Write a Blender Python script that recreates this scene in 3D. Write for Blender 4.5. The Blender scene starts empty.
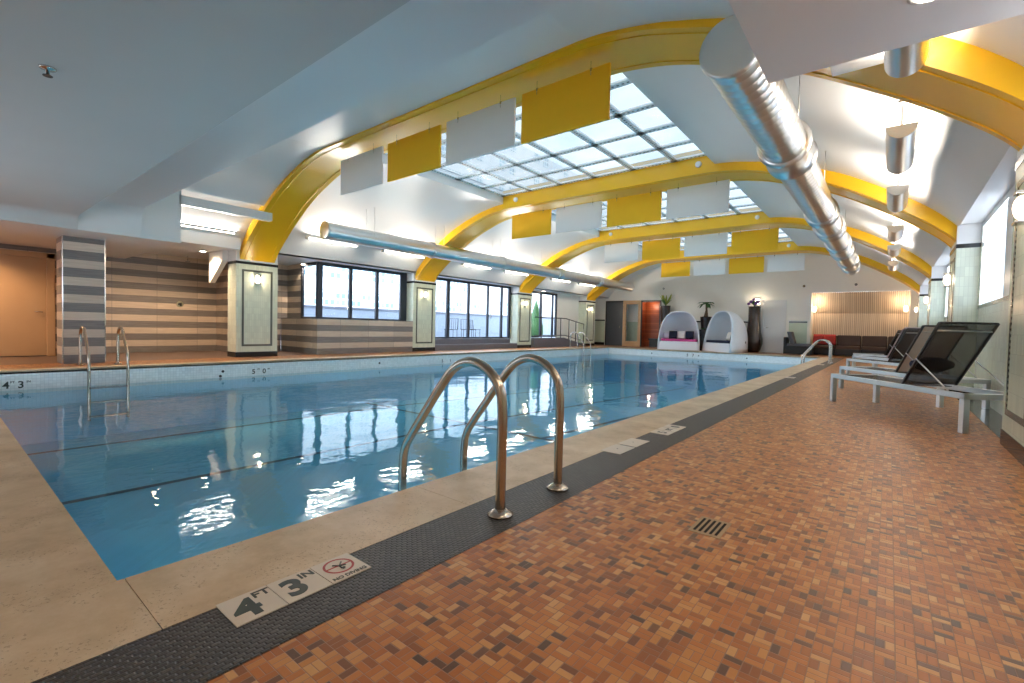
import bpy, bmesh, math, random
from mathutils import Vector, Matrix
random.seed(7)
S = bpy.context.scene
COL = S.collection
PI = math.pi
def R(d): return math.radians(d)

# ---------------------------------------------------------------- camera
FPX, IW = 469.8, 1024.0
yaw, pitch, roll = R(38.73), R(-1.75), R(1.32)
fwd = Vector((-math.sin(yaw)*math.cos(pitch), math.cos(yaw)*math.cos(pitch), math.sin(pitch)))
rgt = Vector((math.cos(yaw), math.sin(yaw), 0)); up = rgt.cross(fwd)
r2 = math.cos(roll)*rgt + math.sin(roll)*up; u2 = -math.sin(roll)*rgt + math.cos(roll)*up
cd = bpy.data.cameras.new('camera'); cam = bpy.data.objects.new('camera', cd); COL.objects.link(cam)
M = Matrix((r2, u2, -fwd)).transposed().to_4x4(); M.translation = Vector((0, 0, 0.9)); cam.matrix_world = M
cd.sensor_width = 36.0; cd.lens = FPX*36.0/IW; cd.clip_start = 0.02; cd.clip_end = 300
S.camera = cam

# ---------------------------------------------------------------- exposure and world
S.view_settings.view_transform = 'Standard'; S.view_settings.look = 'None'
S.view_settings.gamma = 1.0; S.view_settings.use_curve_mapping = False
S.view_settings.exposure = 1.2
S.cycles.use_denoising = True
S.cycles.max_bounces = 10; S.cycles.diffuse_bounces = 6; S.cycles.glossy_bounces = 4
S.cycles.transparent_max_bounces = 16; S.cycles.sample_clamp_indirect = 6.0
S.cycles.caustics_reflective = False; S.cycles.caustics_refractive = False
W = bpy.data.worlds.new('world'); S.world = W; W.use_nodes = True
wn = W.node_tree.nodes; wl = W.node_tree.links
bg = wn['Background']
wtc = wn.new('ShaderNodeTexCoord'); wsep = wn.new('ShaderNodeSeparateXYZ'); wr = wn.new('ShaderNodeValToRGB')
wl.new(wtc.outputs['Generated'], wsep.inputs[0]); wl.new(wsep.outputs['Z'], wr.inputs[0])
wr.color_ramp.elements[0].color = (0.80, 0.88, 0.97, 1); wr.color_ramp.elements[1].color = (0.50, 0.72, 0.97, 1)
wl.new(wr.outputs[0], bg.inputs[0]); bg.inputs[1].default_value = 3.4

SKYX0, SKYX1, SKYZ = -8.72, -2.95, 4.64
BAYS = [(5.68, 10.33), (11.17, 16.03), (16.87, 21.83)]
def lamp(name, typ, loc, energy, color=(1, 1, 1), size=0.1, size_y=None, rot=(0, 0, 0), spot=None, blend=0.5, parent=None):
    l = bpy.data.lights.new(name, typ); l.energy = energy; l.color = color
    if typ == 'AREA':
        l.size = size
        if size_y: l.shape = 'RECTANGLE'; l.size_y = size_y
    else: l.shadow_soft_size = size
    if typ == 'SPOT': l.spot_size = R(spot or 100); l.spot_blend = blend
    o = bpy.data.objects.new(name, l); COL.objects.link(o); o.location = loc; o.rotation_euler = rot
    if parent: o.parent = parent
    return o
for (a, b) in BAYS:                     # daylight portals in the three roof lights
    o = lamp('daylight', 'AREA', ((SKYX0+SKYX1)/2, (a+b)/2, SKYZ+0.2), 1, size=SKYX1-SKYX0, size_y=b-a); o.data.cycles.is_portal = True
for (y0, y1, z0, z1) in ((6.95, 9.8, 1.05, 2.58), (11.5, 15.8, 0.45, 2.7), (17.2, 19.6, 0.45, 2.6)):
    o = lamp('daylight', 'AREA', (-13.05 if y0 > 10 else -13.0, (y0+y1)/2, (z0+z1)/2), 1, size=z1-z0, size_y=y1-y0, rot=(0, R(-90), 0)); o.data.cycles.is_portal = True
o = lamp('daylight', 'AREA', (-8.25, -2.95, 1.35), 1, size=4.5, size_y=2, rot=(R(90), 0, 0)); o.data.cycles.is_portal = True  # portal of the added fill window behind the camera
WARM = (1.0, 0.80, 0.58); SOFT = (1.0, 0.93, 0.84)

# ---------------------------------------------------------------- node helpers
class NT:
    def __init__(s, name):
        s.m = bpy.data.materials.new(name); s.m.use_nodes = True; s.t = s.m.node_tree; s.n = s.t.nodes; s.l = s.t.links
        s.b = s.n['Principled BSDF']; s.out = s.n['Material Output']
    def new(s, t, **k):
        x = s.n.new(t)
        for a, v in k.items(): setattr(x, a, v)
        return x
    def link(s, a, b): s.l.new(a, b)
    def val(s, x, sock):
        if isinstance(x, (int, float)): sock.default_value = x
        elif isinstance(x, tuple): sock.default_value = x
        else: s.l.new(x, sock)
    def math(s, op, a, b=None, c=None):
        x = s.new('ShaderNodeMath', operation=op); s.val(a, x.inputs[0])
        if b is not None: s.val(b, x.inputs[1])
        if c is not None: s.val(c, x.inputs[2])
        return x.outputs[0]
    def pos(s):
        g = s.new('ShaderNodeNewGeometry'); sp = s.new('ShaderNodeSeparateXYZ'); s.link(g.outputs['Position'], sp.inputs[0])
        return g.outputs['Position'], sp.outputs
    def obj(s):
        g = s.new('ShaderNodeTexCoord'); sp = s.new('ShaderNodeSeparateXYZ'); s.link(g.outputs['Object'], sp.inputs[0])
        return g.outputs['Object'], sp.outputs
    def comb(s, x, y, z):
        c = s.new('ShaderNodeCombineXYZ'); s.val(x, c.inputs[0]); s.val(y, c.inputs[1]); s.val(z, c.inputs[2]); return c.outputs[0]
    def noise(s, vec, scale, detail=3, rough=.5):
        x = s.new('ShaderNodeTexNoise'); x.inputs['Scale'].default_value = scale; x.inputs['Detail'].default_value = detail
        x.inputs['Roughness'].default_value = rough
        if vec is not None: s.link(vec, x.inputs['Vector'])
        return x.outputs[0]
    def white(s, vec):
        x = s.new('ShaderNodeTexWhiteNoise', noise_dimensions='3D'); s.link(vec, x.inputs['Vector']); return x.outputs['Value']
    def ramp(s, f, stops, interp='LINEAR'):
        x = s.new('ShaderNodeValToRGB'); cr = x.color_ramp; cr.interpolation = interp
        while len(cr.elements) < len(stops): cr.elements.new(0.5)
        for e, (p, c) in zip(cr.elements, stops): e.position = p; e.color = (*c, 1)
        s.val(f, x.inputs[0]); return x.outputs[0]
    def mix(s, f, a, b, mode='MIX'):
        x = s.new('ShaderNodeMix', data_type='RGBA', blend_type=mode); s.val(f, x.inputs[0])
        for v, k in ((a, 6), (b, 7)):
            if isinstance(v, tuple): v = (*v, 1) if len(v) == 3 else v
            s.val(v, x.inputs[k])
        return x.outputs[2]
    def bump(s, h, strength=.3, dist=.01):
        x = s.new('ShaderNodeBump'); x.inputs['Strength'].default_value = strength; x.inputs['Distance'].default_value = dist
        s.link(h, x.inputs['Height']); s.link(x.outputs[0], s.b.inputs['Normal']); return x.outputs[0]
    def base(s, c):
        if isinstance(c, tuple): c = (*c, 1) if len(c) == 3 else c
        s.val(c, s.b.inputs['Base Color'])
    def set(s, **k):
        for a, v in k.items(): s.val(v, s.b.inputs[a.replace('_', ' ')])
        return s.m

def plain(name, c, rough=.5, metal=0.0, var=.04, scale=6, bump=0.0, coat=0.0):
    t = NT(name); p, _ = t.obj()
    n = t.noise(p, scale)
    t.base(t.mix(n, tuple(max(0, v*(1-var)) for v in c), tuple(min(1, v*(1+var)) for v in c)))
    t.set(Roughness=rough, Metallic=metal)
    if coat: t.b.inputs['Coat Weight'].default_value = coat
    if bump: t.bump(t.noise(p, scale*8), bump, .004)
    return t.m
def emit(name, c, strength):
    t = NT(name); t.base(c); t.b.inputs['Emission Color'].default_value = (*c, 1); t.b.inputs['Emission Strength'].default_value = strength
    t.set(Roughness=.4); return t.m

MT = {}
MT['white'] = plain('white_paint', (.80, .79, .77), .38, var=.02, scale=1.5, bump=.03)
MT['shadeceil'] = plain('textured_ceiling_paint_shade_tinted', (.60, .60, .575), .7, var=.04, scale=1.2, bump=.25)  # grey puts the lower ceiling's shade into its colour; rough texture is its own
MT['cream'] = plain('cream_wall_paint', (.90, .87, .80), .55, var=.02)
MT['yellow'] = plain('yellow_gloss_paint', (.92, .50, .010), .28, var=.05, scale=2, bump=.05)
MT['fabric_y'] = plain('yellow_panel', (.95, .52, .008), .7, var=.03, bump=.2)
MT['fabric_w'] = plain('white_panel', (.86, .85, .83), .8, var=.02, bump=.2)
MT['steel'] = plain('brushed_stainless_steel', (.62, .60, .57), .22, 1.0, var=.06, scale=20)
MT['steel_warm'] = plain('warm_stainless_steel', (.50, .44, .37), .24, 1.0, var=.08, scale=14)
MT['alu'] = plain('satin_aluminium', (.74, .73, .71), .32, 1.0, var=.03)
MT['alu_frame'] = plain('lounger_aluminium', (.70, .71, .71), .30, 1.0, var=.03)
MT['black'] = plain('black_metal', (.02, .02, .022), .35, .0, var=.2)
MT['frame_dark'] = plain('dark_window_frame', (.035, .04, .055), .4, .3, var=.1)
MT['blacktile'] = plain('black_glazed_tile', (.018, .016, .015), .12, var=.3, scale=30)
MT['darkfloor'] = plain('dark_recess_floor', (.075, .078, .08), .18, var=.15, scale=12)
MT['darkstep'] = plain('dark_grey_stone', (.16, .16, .19), .45, var=.12, scale=10)
MT['pot'] = plain('dark_brown_pot_glaze', (.035, .018, .014), .22, var=.3, scale=5, coat=.3)
MT['leaf'] = plain('palm_leaf_green', (.05, .13, .03), .5, var=.4, scale=12)
MT['leaf_y'] = plain('yellow_green_leaf', (.32, .36, .05), .5, var=.4, scale=12)
MT['stem'] = plain('palm_stem', (.12, .07, .035), .8, var=.3, scale=30, bump=.5)
MT['shell'] = plain('white_moulded_shell', (.84, .83, .86), .35, var=.02)
MT['navy'] = plain('navy_fabric', (.012, .014, .035), .9, var=.3, bump=.3)
MT['pink'] = plain('magenta_fabric', (.55, .06, .22), .85, var=.15, bump=.3)
MT['greyfab'] = plain('grey_fabric', (.09, .09, .10), .9, var=.2, bump=.3)
MT['blackwicker'] = plain('black_wicker', (.012, .011, .012), .6, var=.4, scale=60, bump=.6)
MT['brownfab'] = plain('dark_brown_cushion', (.075, .045, .035), .85, var=.15, bump=.3)
MT['redfab'] = plain('red_fabric', (.42, .035, .03), .85, var=.15, bump=.3)
MT['beigefab'] = plain('beige_towel', (.74, .68, .62), .95, var=.08, bump=.4)
MT['pinktowel'] = plain('pale_pink_towel', (.72, .62, .64), .95, var=.08, bump=.4)
MT['door'] = plain('painted_door', (.72, .68, .60), .45, var=.02)
MT['doortan'] = plain('tan_door_veneer', (.56, .36, .20), .4, var=.06, scale=3)
MT['doorgrey'] = plain('slate_grey_door', (.075, .085, .10), .35, var=.06)
MT['palewood'] = plain('pale_wood', (.62, .40, .22), .45, var=.15, scale=8)
MT['marker'] = plain('white_marker_tile', (.66, .57, .48), .3, var=.05, scale=20)
MT['markerink'] = plain('dark_marker_ink', (.03, .04, .035), .4)
MT['red'] = plain('red_marker_ink', (.40, .03, .03), .4)
MT['drain'] = plain('brass_drain', (.36, .24, .13), .5, .3, var=.15, scale=40)
MT['void'] = plain('dark_gap', (.012, .009, .006), .9)
MT['wainscot'] = plain('pale_green_wainscot', (.55, .64, .50), .3, var=.03)
MT['chrome'] = plain('chrome', (.75, .72, .68), .12, 1.0)
MT['tube'] = emit('fluorescent_tube', (1.0, .93, .80), 16.0)
MT['downlight'] = emit('downlight_lens', (1.0, .86, .66), 22.0)
MT['sconce'] = emit('sconce_glass', (1.0, .84, .66), 2.2)
MT['fill_lens'] = emit('pool_fill_lens', (.86, .95, 1), 3.0)  # lens of the added pool fill lamps
MT['uplamp'] = emit('uplight_lamp', (1.0, .86, .68), 12.0)
def blind():
    t = NT('white_roller_blind'); t.n.remove(t.b); d = t.new('ShaderNodeBsdfDiffuse'); d.inputs[0].default_value = (.85, .87, .9, 1)
    tl = t.new('ShaderNodeBsdfTranslucent'); tl.inputs[0].default_value = (.86, .89, .95, 1); mx = t.new('ShaderNodeMixShader'); mx.inputs[0].default_value = .6
    t.link(d.outputs[0], mx.inputs[1]); t.link(tl.outputs[0], mx.inputs[2]); t.link(mx.outputs[0], t.out.inputs[0]); return t.m
MT['blind'] = blind()

def duct_mat():
    t = NT('spiral_duct_metal'); p, o = t.pos()
    t.base(t.mix(t.noise(p, 3), (.66, .65, .63), (.82, .81, .79)))
    t.set(Metallic=1.0, Roughness=.28); return t.m
MT['duct'] = duct_mat()

def tile_floor():
    t = NT('terracotta_basketweave_tile'); u = .0232
    p, o = t.pos()
    cx = t.math('DIVIDE', o[0], 2*u); cy = t.math('DIVIDE', o[1], 2*u)
    ix = t.math('FLOOR', cx); iy = t.math('FLOOR', cy)
    fx = t.math('MULTIPLY', t.math('SUBTRACT', cx, ix), 2); fy = t.math('MULTIPLY', t.math('SUBTRACT', cy, iy), 2)
    par = t.math('FLOORED_MODULO', t.math('ADD', ix, iy), 2)
    def sel(a, b):   # par ? a : b
        return t.math('ADD', t.math('MULTIPLY', a, par), t.math('MULTIPLY', b, t.math('SUBTRACT', 1, par)))
    a = sel(fx, fy)      # across the pair, 0..2
    b = sel(fy, fx)      # along the brick, 0..2
    ia = t.math('FLOOR', a); fa = t.math('SUBTRACT', a, ia)
    ea = t.math('MINIMUM', fa, t.math('SUBTRACT', 1, fa))
    eb = t.math('MINIMUM', b, t.math('SUBTRACT', 2, b))
    e = t.math('MINIMUM', ea, eb)
    mask = t.new('ShaderNodeMapRange', interpolation_type='SMOOTHSTEP'); t.link(e, mask.inputs[0])
    mask.inputs[1].default_value = .02; mask.inputs[2].default_value = .085
    rnd = t.white(t.comb(ix, iy, t.math('ADD', ia, 3.3)))
    col = t.ramp(rnd, [(0, (.060, .040, .028)), (.06, (.12, .055, .03)), (.12, (.21, .070, .022)), (.35, (.37, .112, .020)), (.62, (.46, .155, .028)), (.85, (.52, .22, .055)), (1, (.60, .33, .13))])
    n = t.noise(p, 60, 2)
    col = t.mix(t.math('MULTIPLY', n, .22), col, (.38, .15, .04))
    grout = t.mix(t.noise(p, 1.2, 1), (.12, .05, .025), (.42, .22, .12))
    t.base(t.mix(mask.outputs[0], grout, col))
    t.set(Roughness=t.math('ADD', .30, t.math('MULTIPLY', n, .16)), Specular_IOR_Level=.45)
    t.bump(mask.outputs[0], .5, .002); return t.m
MT['tile'] = tile_floor()

def strip_mat():
    t = NT('black_woven_mosaic'); p, o = t.pos()
    row = t.math('DIVIDE', o[0], .0165); ir = t.math('FLOOR', row); fr = t.math('SUBTRACT', row, ir)
    q = t.math('ADD', t.math('DIVIDE', o[1], .026), t.math('MULTIPLY', t.math('FLOORED_MODULO', ir, 2), .5)); iq = t.math('FLOOR', q); fq = t.math('SUBTRACT', q, iq)
    e = t.math('MINIMUM', t.math('MINIMUM', fr, t.math('SUBTRACT', 1, fr)), t.math('MULTIPLY', 1.5, t.math('MINIMUM', fq, t.math('SUBTRACT', 1, fq))))
    m = t.new('ShaderNodeMapRange', interpolation_type='SMOOTHSTEP'); t.link(e, m.inputs[0]); m.inputs[1].default_value = .02; m.inputs[2].default_value = .26
    r = t.white(t.comb(ir, iq, 0.5))
    c = t.ramp(r, [(0, (.038, .030, .026)), (.7, (.052, .042, .037)), (1, (.085, .070, .060))])
    t.base(t.mix(m.outputs[0], (.014, .011, .010), c)); t.set(Roughness=.45); t.bump(m.outputs[0], .8, .004); return t.m
MT['strip'] = strip_mat()

def stone_mat():
    t = NT('limestone_coping'); p, o = t.pos()
    n = t.noise(p, 2.6, 8, .68); n2 = t.noise(p, 75, 3, .7)
    c = t.ramp(n, [(.32, (.44, .305, .175)), (.5, (.58, .43, .275)), (.66, (.68, .54, .38))])
    pit = t.math('MULTIPLY', t.math('GREATER_THAN', n2, .60), t.math('GREATER_THAN', t.noise(p, 5.0, 2), .52))
    t.base(t.mix(t.math('MULTIPLY', pit, .5), c, (.22, .13, .08)))
    t.set(Roughness=.42); t.bump(n2, .12, .003); return t.m
MT['stone'] = stone_mat()

def stripe_mat():
    t = NT('striped_wood_look_planks'); p, o = t.pos()
    r = t.math('DIVIDE', o[2], .1675); ir = t.math('FLOOR', r); fr = t.math('SUBTRACT', r, ir)
    dark = t.math('LESS_THAN', t.math('FLOORED_MODULO', ir, 2), .5)
    h = t.math('ADD', o[0], o[1])
    L = t.math('DIVIDE', t.math('ADD', h, 10.635), .95); iL = t.math('FLOOR', L); fL = t.math('SUBTRACT', L, iL)
    rnd = t.white(t.comb(iL, ir, 1.5))
    g = t.noise(t.comb(t.math('MULTIPLY', h, 1.6), t.math('MULTIPLY', ir, 3.1), t.math('MULTIPLY', o[2], 42)), 1.6, 4, .65)
    dk = t.ramp(g, [(.3, (.165, .15, .145)), (.7, (.28, .26, .25))]); lt = t.ramp(g, [(.3, (.60, .49, .39)), (.7, (.78, .67, .55))])
    c = t.mix(dark, lt, dk)
    c = t.mix(t.math('MULTIPLY', rnd, .25), c, (.20, .17, .15))
    e = t.math('MINIMUM', t.math('MULTIPLY', t.math('MINIMUM', fr, t.math('SUBTRACT', 1, fr)), .167), t.math('MULTIPLY', t.math('MINIMUM', fL, t.math('SUBTRACT', 1, fL)), .95))
    j = t.math('GREATER_THAN', e, .003)
    t.base(t.mix(j, (.16, .13, .11), c)); t.set(Roughness=.38); t.bump(g, .1, .003); return t.m
MT['stripe'] = stripe_mat()

def grid_tile(name, c, grout, w, h, rough=.14, offset=0.0, var=.06):
    t = NT(name); p, o = t.pos()
    u = t.math('DIVIDE', t.math('ADD', o[0], o[1]), w); v = t.math('DIVIDE', o[2], h)
    iv = t.math('FLOOR', v); fv = t.math('SUBTRACT', v, iv)
    if offset: u = t.math('ADD', u, t.math('MULTIPLY', iv, offset))
    iu = t.math('FLOOR', u); fu = t.math('SUBTRACT', u, iu)
    e = t.math('MINIMUM', t.math('MULTIPLY', t.math('MINIMUM', fu, t.math('SUBTRACT', 1, fu)), w), t.math('MULTIPLY', t.math('MINIMUM', fv, t.math('SUBTRACT', 1, fv)), h))
    m = t.new('ShaderNodeMapRange', interpolation_type='SMOOTHSTEP'); t.link(e, m.inputs[0]); m.inputs[1].default_value = .0006; m.inputs[2].default_value = .0024
    rnd = t.white(t.comb(iu, iv, .5))
    cc = t.mix(rnd, tuple(x*(1-var) for x in c), tuple(min(1, x*(1+var)) for x in c))
    t.base(t.mix(m.outputs[0], grout, cc)); t.set(Roughness=rough); t.bump(m.outputs[0], .35, .002); return t.m
MT['green'] = grid_tile('pale_green_glazed_tile', (.70, .75, .60), (.52, .56, .44), .052, .155, .24)
MT['palegreen'] = grid_tile('pale_aqua_wall_tile', (.74, .80, .72), (.58, .64, .58), .105, .155, .12, .5)
MT['pooltile'] = grid_tile('white_pool_wall_tile', (.86, .90, .90), (.62, .68, .70), .05, .05, .2)
MT['alcovefloor'] = plain('dark_brown_alcove_floor', (.15, .095, .075), .4, var=.15, scale=9)
def mosaic():
    t = NT('black_and_cream_mosaic'); p, o = t.pos()
    k = t.math('ADD', t.math('FLOOR', t.math('DIVIDE', t.math('ADD', o[0], o[1]), .024)), t.math('FLOOR', t.math('DIVIDE', o[2], .024)))
    m = t.math('FLOORED_MODULO', k, 2); t.base(t.mix(m, (.02, .02, .02), (.22, .24, .19))); t.set(Roughness=.2); return t.m
MT['mosaic'] = mosaic()
def slats():
    t = NT('vertical_wood_slats'); p, o = t.pos()
    f = t.math('FRACT', t.math('DIVIDE', o[0], .066)); e = t.math('MINIMUM', f, t.math('SUBTRACT', 1, f))
    m = t.new('ShaderNodeMapRange', interpolation_type='SMOOTHSTEP'); t.link(e, m.inputs[0]); m.inputs[1].default_value = .02; m.inputs[2].default_value = .2
    i = t.math('FLOOR', t.math('DIVIDE', o[0], .066)); r = t.white(t.comb(i, .5, .5))
    c = t.mix(r, (.58, .46, .34), (.70, .58, .45)); t.base(t.mix(m.outputs[0], (.22, .15, .10), c)); t.set(Roughness=.5); t.bump(m.outputs[0], .6, .02); return t.m
MT['slats'] = slats()
def redwood():
    t = NT('red_cedar_boards'); p, o = t.pos()
    r = t.math('DIVIDE', o[2], .11); i = t.math('FLOOR', r); f = t.math('SUBTRACT', r, i); rr = t.white(t.comb(i, .5, .5))
    g = t.noise(t.comb(t.math('MULTIPLY', o[0], 3), .0, t.math('MULTIPLY', o[2], 30)), 1.5, 4)
    c = t.mix(rr, (.30, .065, .02), (.52, .14, .04)); c = t.mix(t.math('MULTIPLY', g, .5), c, (.16, .035, .012))
    t.base(t.mix(t.math('GREATER_THAN', f, .05), (.05, .012, .006), c)); t.set(Roughness=.4); return t.m
MT['redwood'] = redwood()
def holes(axis):
    t = NT('perforated_glazing_bar_%s' % 'xy'[axis]); p, o = t.pos(); other = 1 - axis
    f = t.math('FRACT', t.math('DIVIDE', o[axis], .085)); d = t.math('LESS_THAN', t.math('ABSOLUTE', t.math('SUBTRACT', f, .5)), .24)
    at = t.new('ShaderNodeAttribute'); at.attribute_name = 'mid'
    band = t.math('LESS_THAN', t.math('ABSOLUTE', at.outputs['Fac']), .26)
    m = t.math('MULTIPLY', d, band)
    t.base(t.mix(m, (.90, .91, .92), (.06, .065, .08))); t.set(Roughness=.5); return t.m
MT['bar_x'] = holes(0); MT['bar_y'] = holes(1)

def glass(name, tint=(1, 1, 1), fac=.08, rough=.02):
    t = NT(name); t.n.remove(t.b)
    tr = t.new('ShaderNodeBsdfTransparent'); tr.inputs[0].default_value = (*tint, 1)
    gl = t.new('ShaderNodeBsdfGlossy'); gl.inputs['Roughness'].default_value = rough
    fr = t.new('ShaderNodeFresnel'); fr.inputs[0].default_value = 1.45
    mx = t.new('ShaderNodeMixShader'); t.link(t.math('MINIMUM', fr.outputs[0], .6), mx.inputs[0]); t.link(tr.outputs[0], mx.inputs[1]); t.link(gl.outputs[0], mx.inputs[2])
    t.link(mx.outputs[0], t.out.inputs[0]); return t.m
MT['glass'] = glass('window_glass', (.86, .90, .94))
def skyglass():
    t = NT('frosted_skylight_glass'); t.n.remove(t.b)
    tr = t.new('ShaderNodeBsdfTransparent'); g = t.new('ShaderNodeNewGeometry')
    n = t.noise(g.outputs['Position'], .9, 3)
    t.link(t.ramp(n, [(.3, (.11, .118, .118)), (.65, (.155, .155, .142))]), tr.inputs[0])
    tl = t.new('ShaderNodeBsdfTranslucent'); tl.inputs[0].default_value = (.75, .82, .86, 1)
    mx = t.new('ShaderNodeMixShader'); mx.inputs[0].default_value = .06; t.link(tr.outputs[0], mx.inputs[1]); t.link(tl.outputs[0], mx.inputs[2])
    gl = t.new('ShaderNodeBsdfGlossy'); gl.inputs['Roughness'].default_value = .1; m2 = t.new('ShaderNodeMixShader'); m2.inputs[0].default_value = .05
    t.link(mx.outputs[0], m2.inputs[1]); t.link(gl.outputs[0], m2.inputs[2]); t.link(m2.outputs[0], t.out.inputs[0]); return t.m
MT['skyglass'] = skyglass()
def water():
    t = NT('pool_water'); t.n.remove(t.b)
    g = t.new('ShaderNodeNewGeometry'); mp = t.new('ShaderNodeMapping'); t.link(g.outputs['Position'], mp.inputs[0]); mp.inputs['Scale'].default_value = (1.1, .9, 1)
    n1 = t.noise(mp.outputs[0], 1.1, 2, .4); n2 = t.noise(mp.outputs[0], 6.5, 2, .5)
    h = t.math('ADD', t.math('MULTIPLY', n1, 1.0), t.math('MULTIPLY', n2, .16))
    b = t.new('ShaderNodeBump'); b.inputs['Strength'].default_value = .4; b.inputs['Distance'].default_value = .035; t.link(h, b.inputs['Height'])
    tr = t.new('ShaderNodeBsdfTransparent'); tr.inputs[0].default_value = (.72, .95, 1.0, 1)
    gl = t.new('ShaderNodeBsdfGlossy'); gl.inputs['Roughness'].default_value = .015; t.link(b.outputs[0], gl.inputs['Normal'])
    fr = t.new('ShaderNodeFresnel'); fr.inputs[0].default_value = 1.33; t.link(b.outputs[0], fr.inputs['Normal'])
    mx = t.new('ShaderNodeMixShader'); t.link(fr.outputs[0], mx.inputs[0]); t.link(tr.outputs[0], mx.inputs[1]); t.link(gl.outputs[0], mx.inputs[2])
    t.link(mx.outputs[0], t.out.inputs[0]); return t.m
MT['water'] = water()
MT['basin'] = grid_tile('light_blue_pool_mosaic', (.30, .74, .97), (.24, .68, .93), .05, .05, .4, 0, .03)
MT['laneline'] = plain('navy_lane_tile', (.02, .06, .12), .3)
def mesh_fabric():
    t = NT('black_mesh_sling'); p, o = t.obj(); t.base((.018, .014, .012)); t.set(Roughness=.5)
    tr = t.new('ShaderNodeBsdfTransparent'); mx = t.new('ShaderNodeMixShader'); mx.inputs[0].default_value = .60
    t.link(tr.outputs[0], mx.inputs[1]); t.link(t.b.outputs[0], mx.inputs[2]); t.link(mx.outputs[0], t.out.inputs[0]); return t.m
MT['sling'] = mesh_fabric()
def facade():
    t = NT('pale_render_facade'); p, o = t.pos(); t.base(t.mix(t.noise(p, .4), (.72, .68, .64), (.86, .84, .82))); t.set(Roughness=.8); return t.m
MT['facade'] = facade()
MT['facwin'] = plain('far_window_glass', (.20, .30, .36), .15, .2, var=.4, scale=.6)
MT['terrace'] = plain('grey_terrace', (.30, .32, .36), .7, var=.1)

# ---------------------------------------------------------------- mesh helpers
def BM(): return bmesh.new()
def box(bm, x0, x1, y0, y1, z0, z1):
    v = [bm.verts.new((x, y, z)) for z in (z0, z1) for (x, y) in ((x0, y0), (x1, y0), (x1, y1), (x0, y1))]
    for f in ((3, 2, 1, 0), (4, 5, 6, 7), (0, 1, 5, 4), (1, 2, 6, 5), (2, 3, 7, 6), (3, 0, 4, 7)): bm.faces.new([v[i] for i in f])
    return v
def quad(bm, *pts): return bm.faces.new([bm.verts.new(p) for p in pts])
def cyl(bm, p0, p1, r0, r1=None, seg=20, cap=True):
    r1 = r0 if r1 is None else r1; p0 = Vector(p0); p1 = Vector(p1); d = (p1-p0).normalized()
    a = d.orthogonal().normalized(); b = d.cross(a); rings = []
    for p, r in ((p0, r0), (p1, r1)):
        rings.append([bm.verts.new(p + r*(math.cos(2*PI*i/seg)*a + math.sin(2*PI*i/seg)*b)) for i in range(seg)])
    for i in range(seg):
        f = bm.faces.new((rings[0][i], rings[0][(i+1) % seg], rings[1][(i+1) % seg], rings[1][i])); f.smooth = True
    if cap: bm.faces.new(rings[0][::-1]); bm.faces.new(rings[1])
def smoothpath(pts, n=6):
    P = [Vector(p) for p in pts]; out = []
    for i in range(len(P)-1):
        p0 = P[max(0, i-1)]; p1 = P[i]; p2 = P[i+1]; p3 = P[min(len(P)-1, i+2)]
        for k in range(n):
            t = k/n; out.append(.5*((2*p1)+(-p0+p2)*t+(2*p0-5*p1+4*p2-p3)*t*t+(-p0+3*p1-3*p2+p3)*t**3))
    out.append(P[-1]); return out
def tube(bm, pts, r, seg=12, cap=True):
    P = [Vector(p) for p in pts]; rings = []; a = None
    for i, p in enumerate(P):
        d = (P[min(i+1, len(P)-1)]-P[max(i-1, 0)]).normalized()
        if a is None: a = d.orthogonal().normalized()
        a = (a - d*a.dot(d)).normalized(); b = d.cross(a); rr = r[i] if isinstance(r, (list, tuple)) else r
        rings.append([bm.verts.new(p + rr*(math.cos(2*PI*k/seg)*a + math.sin(2*PI*k/seg)*b)) for k in range(seg)])
    for q in range(len(rings)-1):
        for k in range(seg):
            f = bm.faces.new((rings[q][k], rings[q][(k+1) % seg], rings[q+1][(k+1) % seg], rings[q+1][k])); f.smooth = True
    if cap: bm.faces.new(rings[0][::-1]); bm.faces.new(rings[-1])
def lathe(bm, prof, c=(0, 0, 0), seg=28):
    rings = []
    for r, z in prof: rings.append([bm.verts.new((c[0]+r*math.cos(2*PI*i/seg), c[1]+r*math.sin(2*PI*i/seg), c[2]+z)) for i in range(seg)])
    for a, b in zip(rings, rings[1:]):
        for i in range(seg):
            f = bm.faces.new((a[i], a[(i+1) % seg], b[(i+1) % seg], b[i])); f.smooth = True
    bm.faces.new(rings[0][::-1]); bm.faces.new(rings[-1])
def prism_y(bm, poly, y0, y1):      # polygon in xz extruded along y
    a = [bm.verts.new((x, y0, z)) for x, z in poly]; b = [bm.verts.new((x, y1, z)) for x, z in poly]; n = len(poly)
    bm.faces.new(a); bm.faces.new(b[::-1])
    for i in range(n): bm.faces.new((a[i], b[i], b[(i+1) % n], a[(i+1) % n]))
def sheet_y(bm, line, y0, y1, smooth=True):
    a = [bm.verts.new((x, y0, z)) for x, z in line]; b = [bm.verts.new((x, y1, z)) for x, z in line]
    for i in range(len(line)-1):
        f = bm.faces.new((a[i], a[i+1], b[i+1], b[i])); f.smooth = smooth
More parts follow.
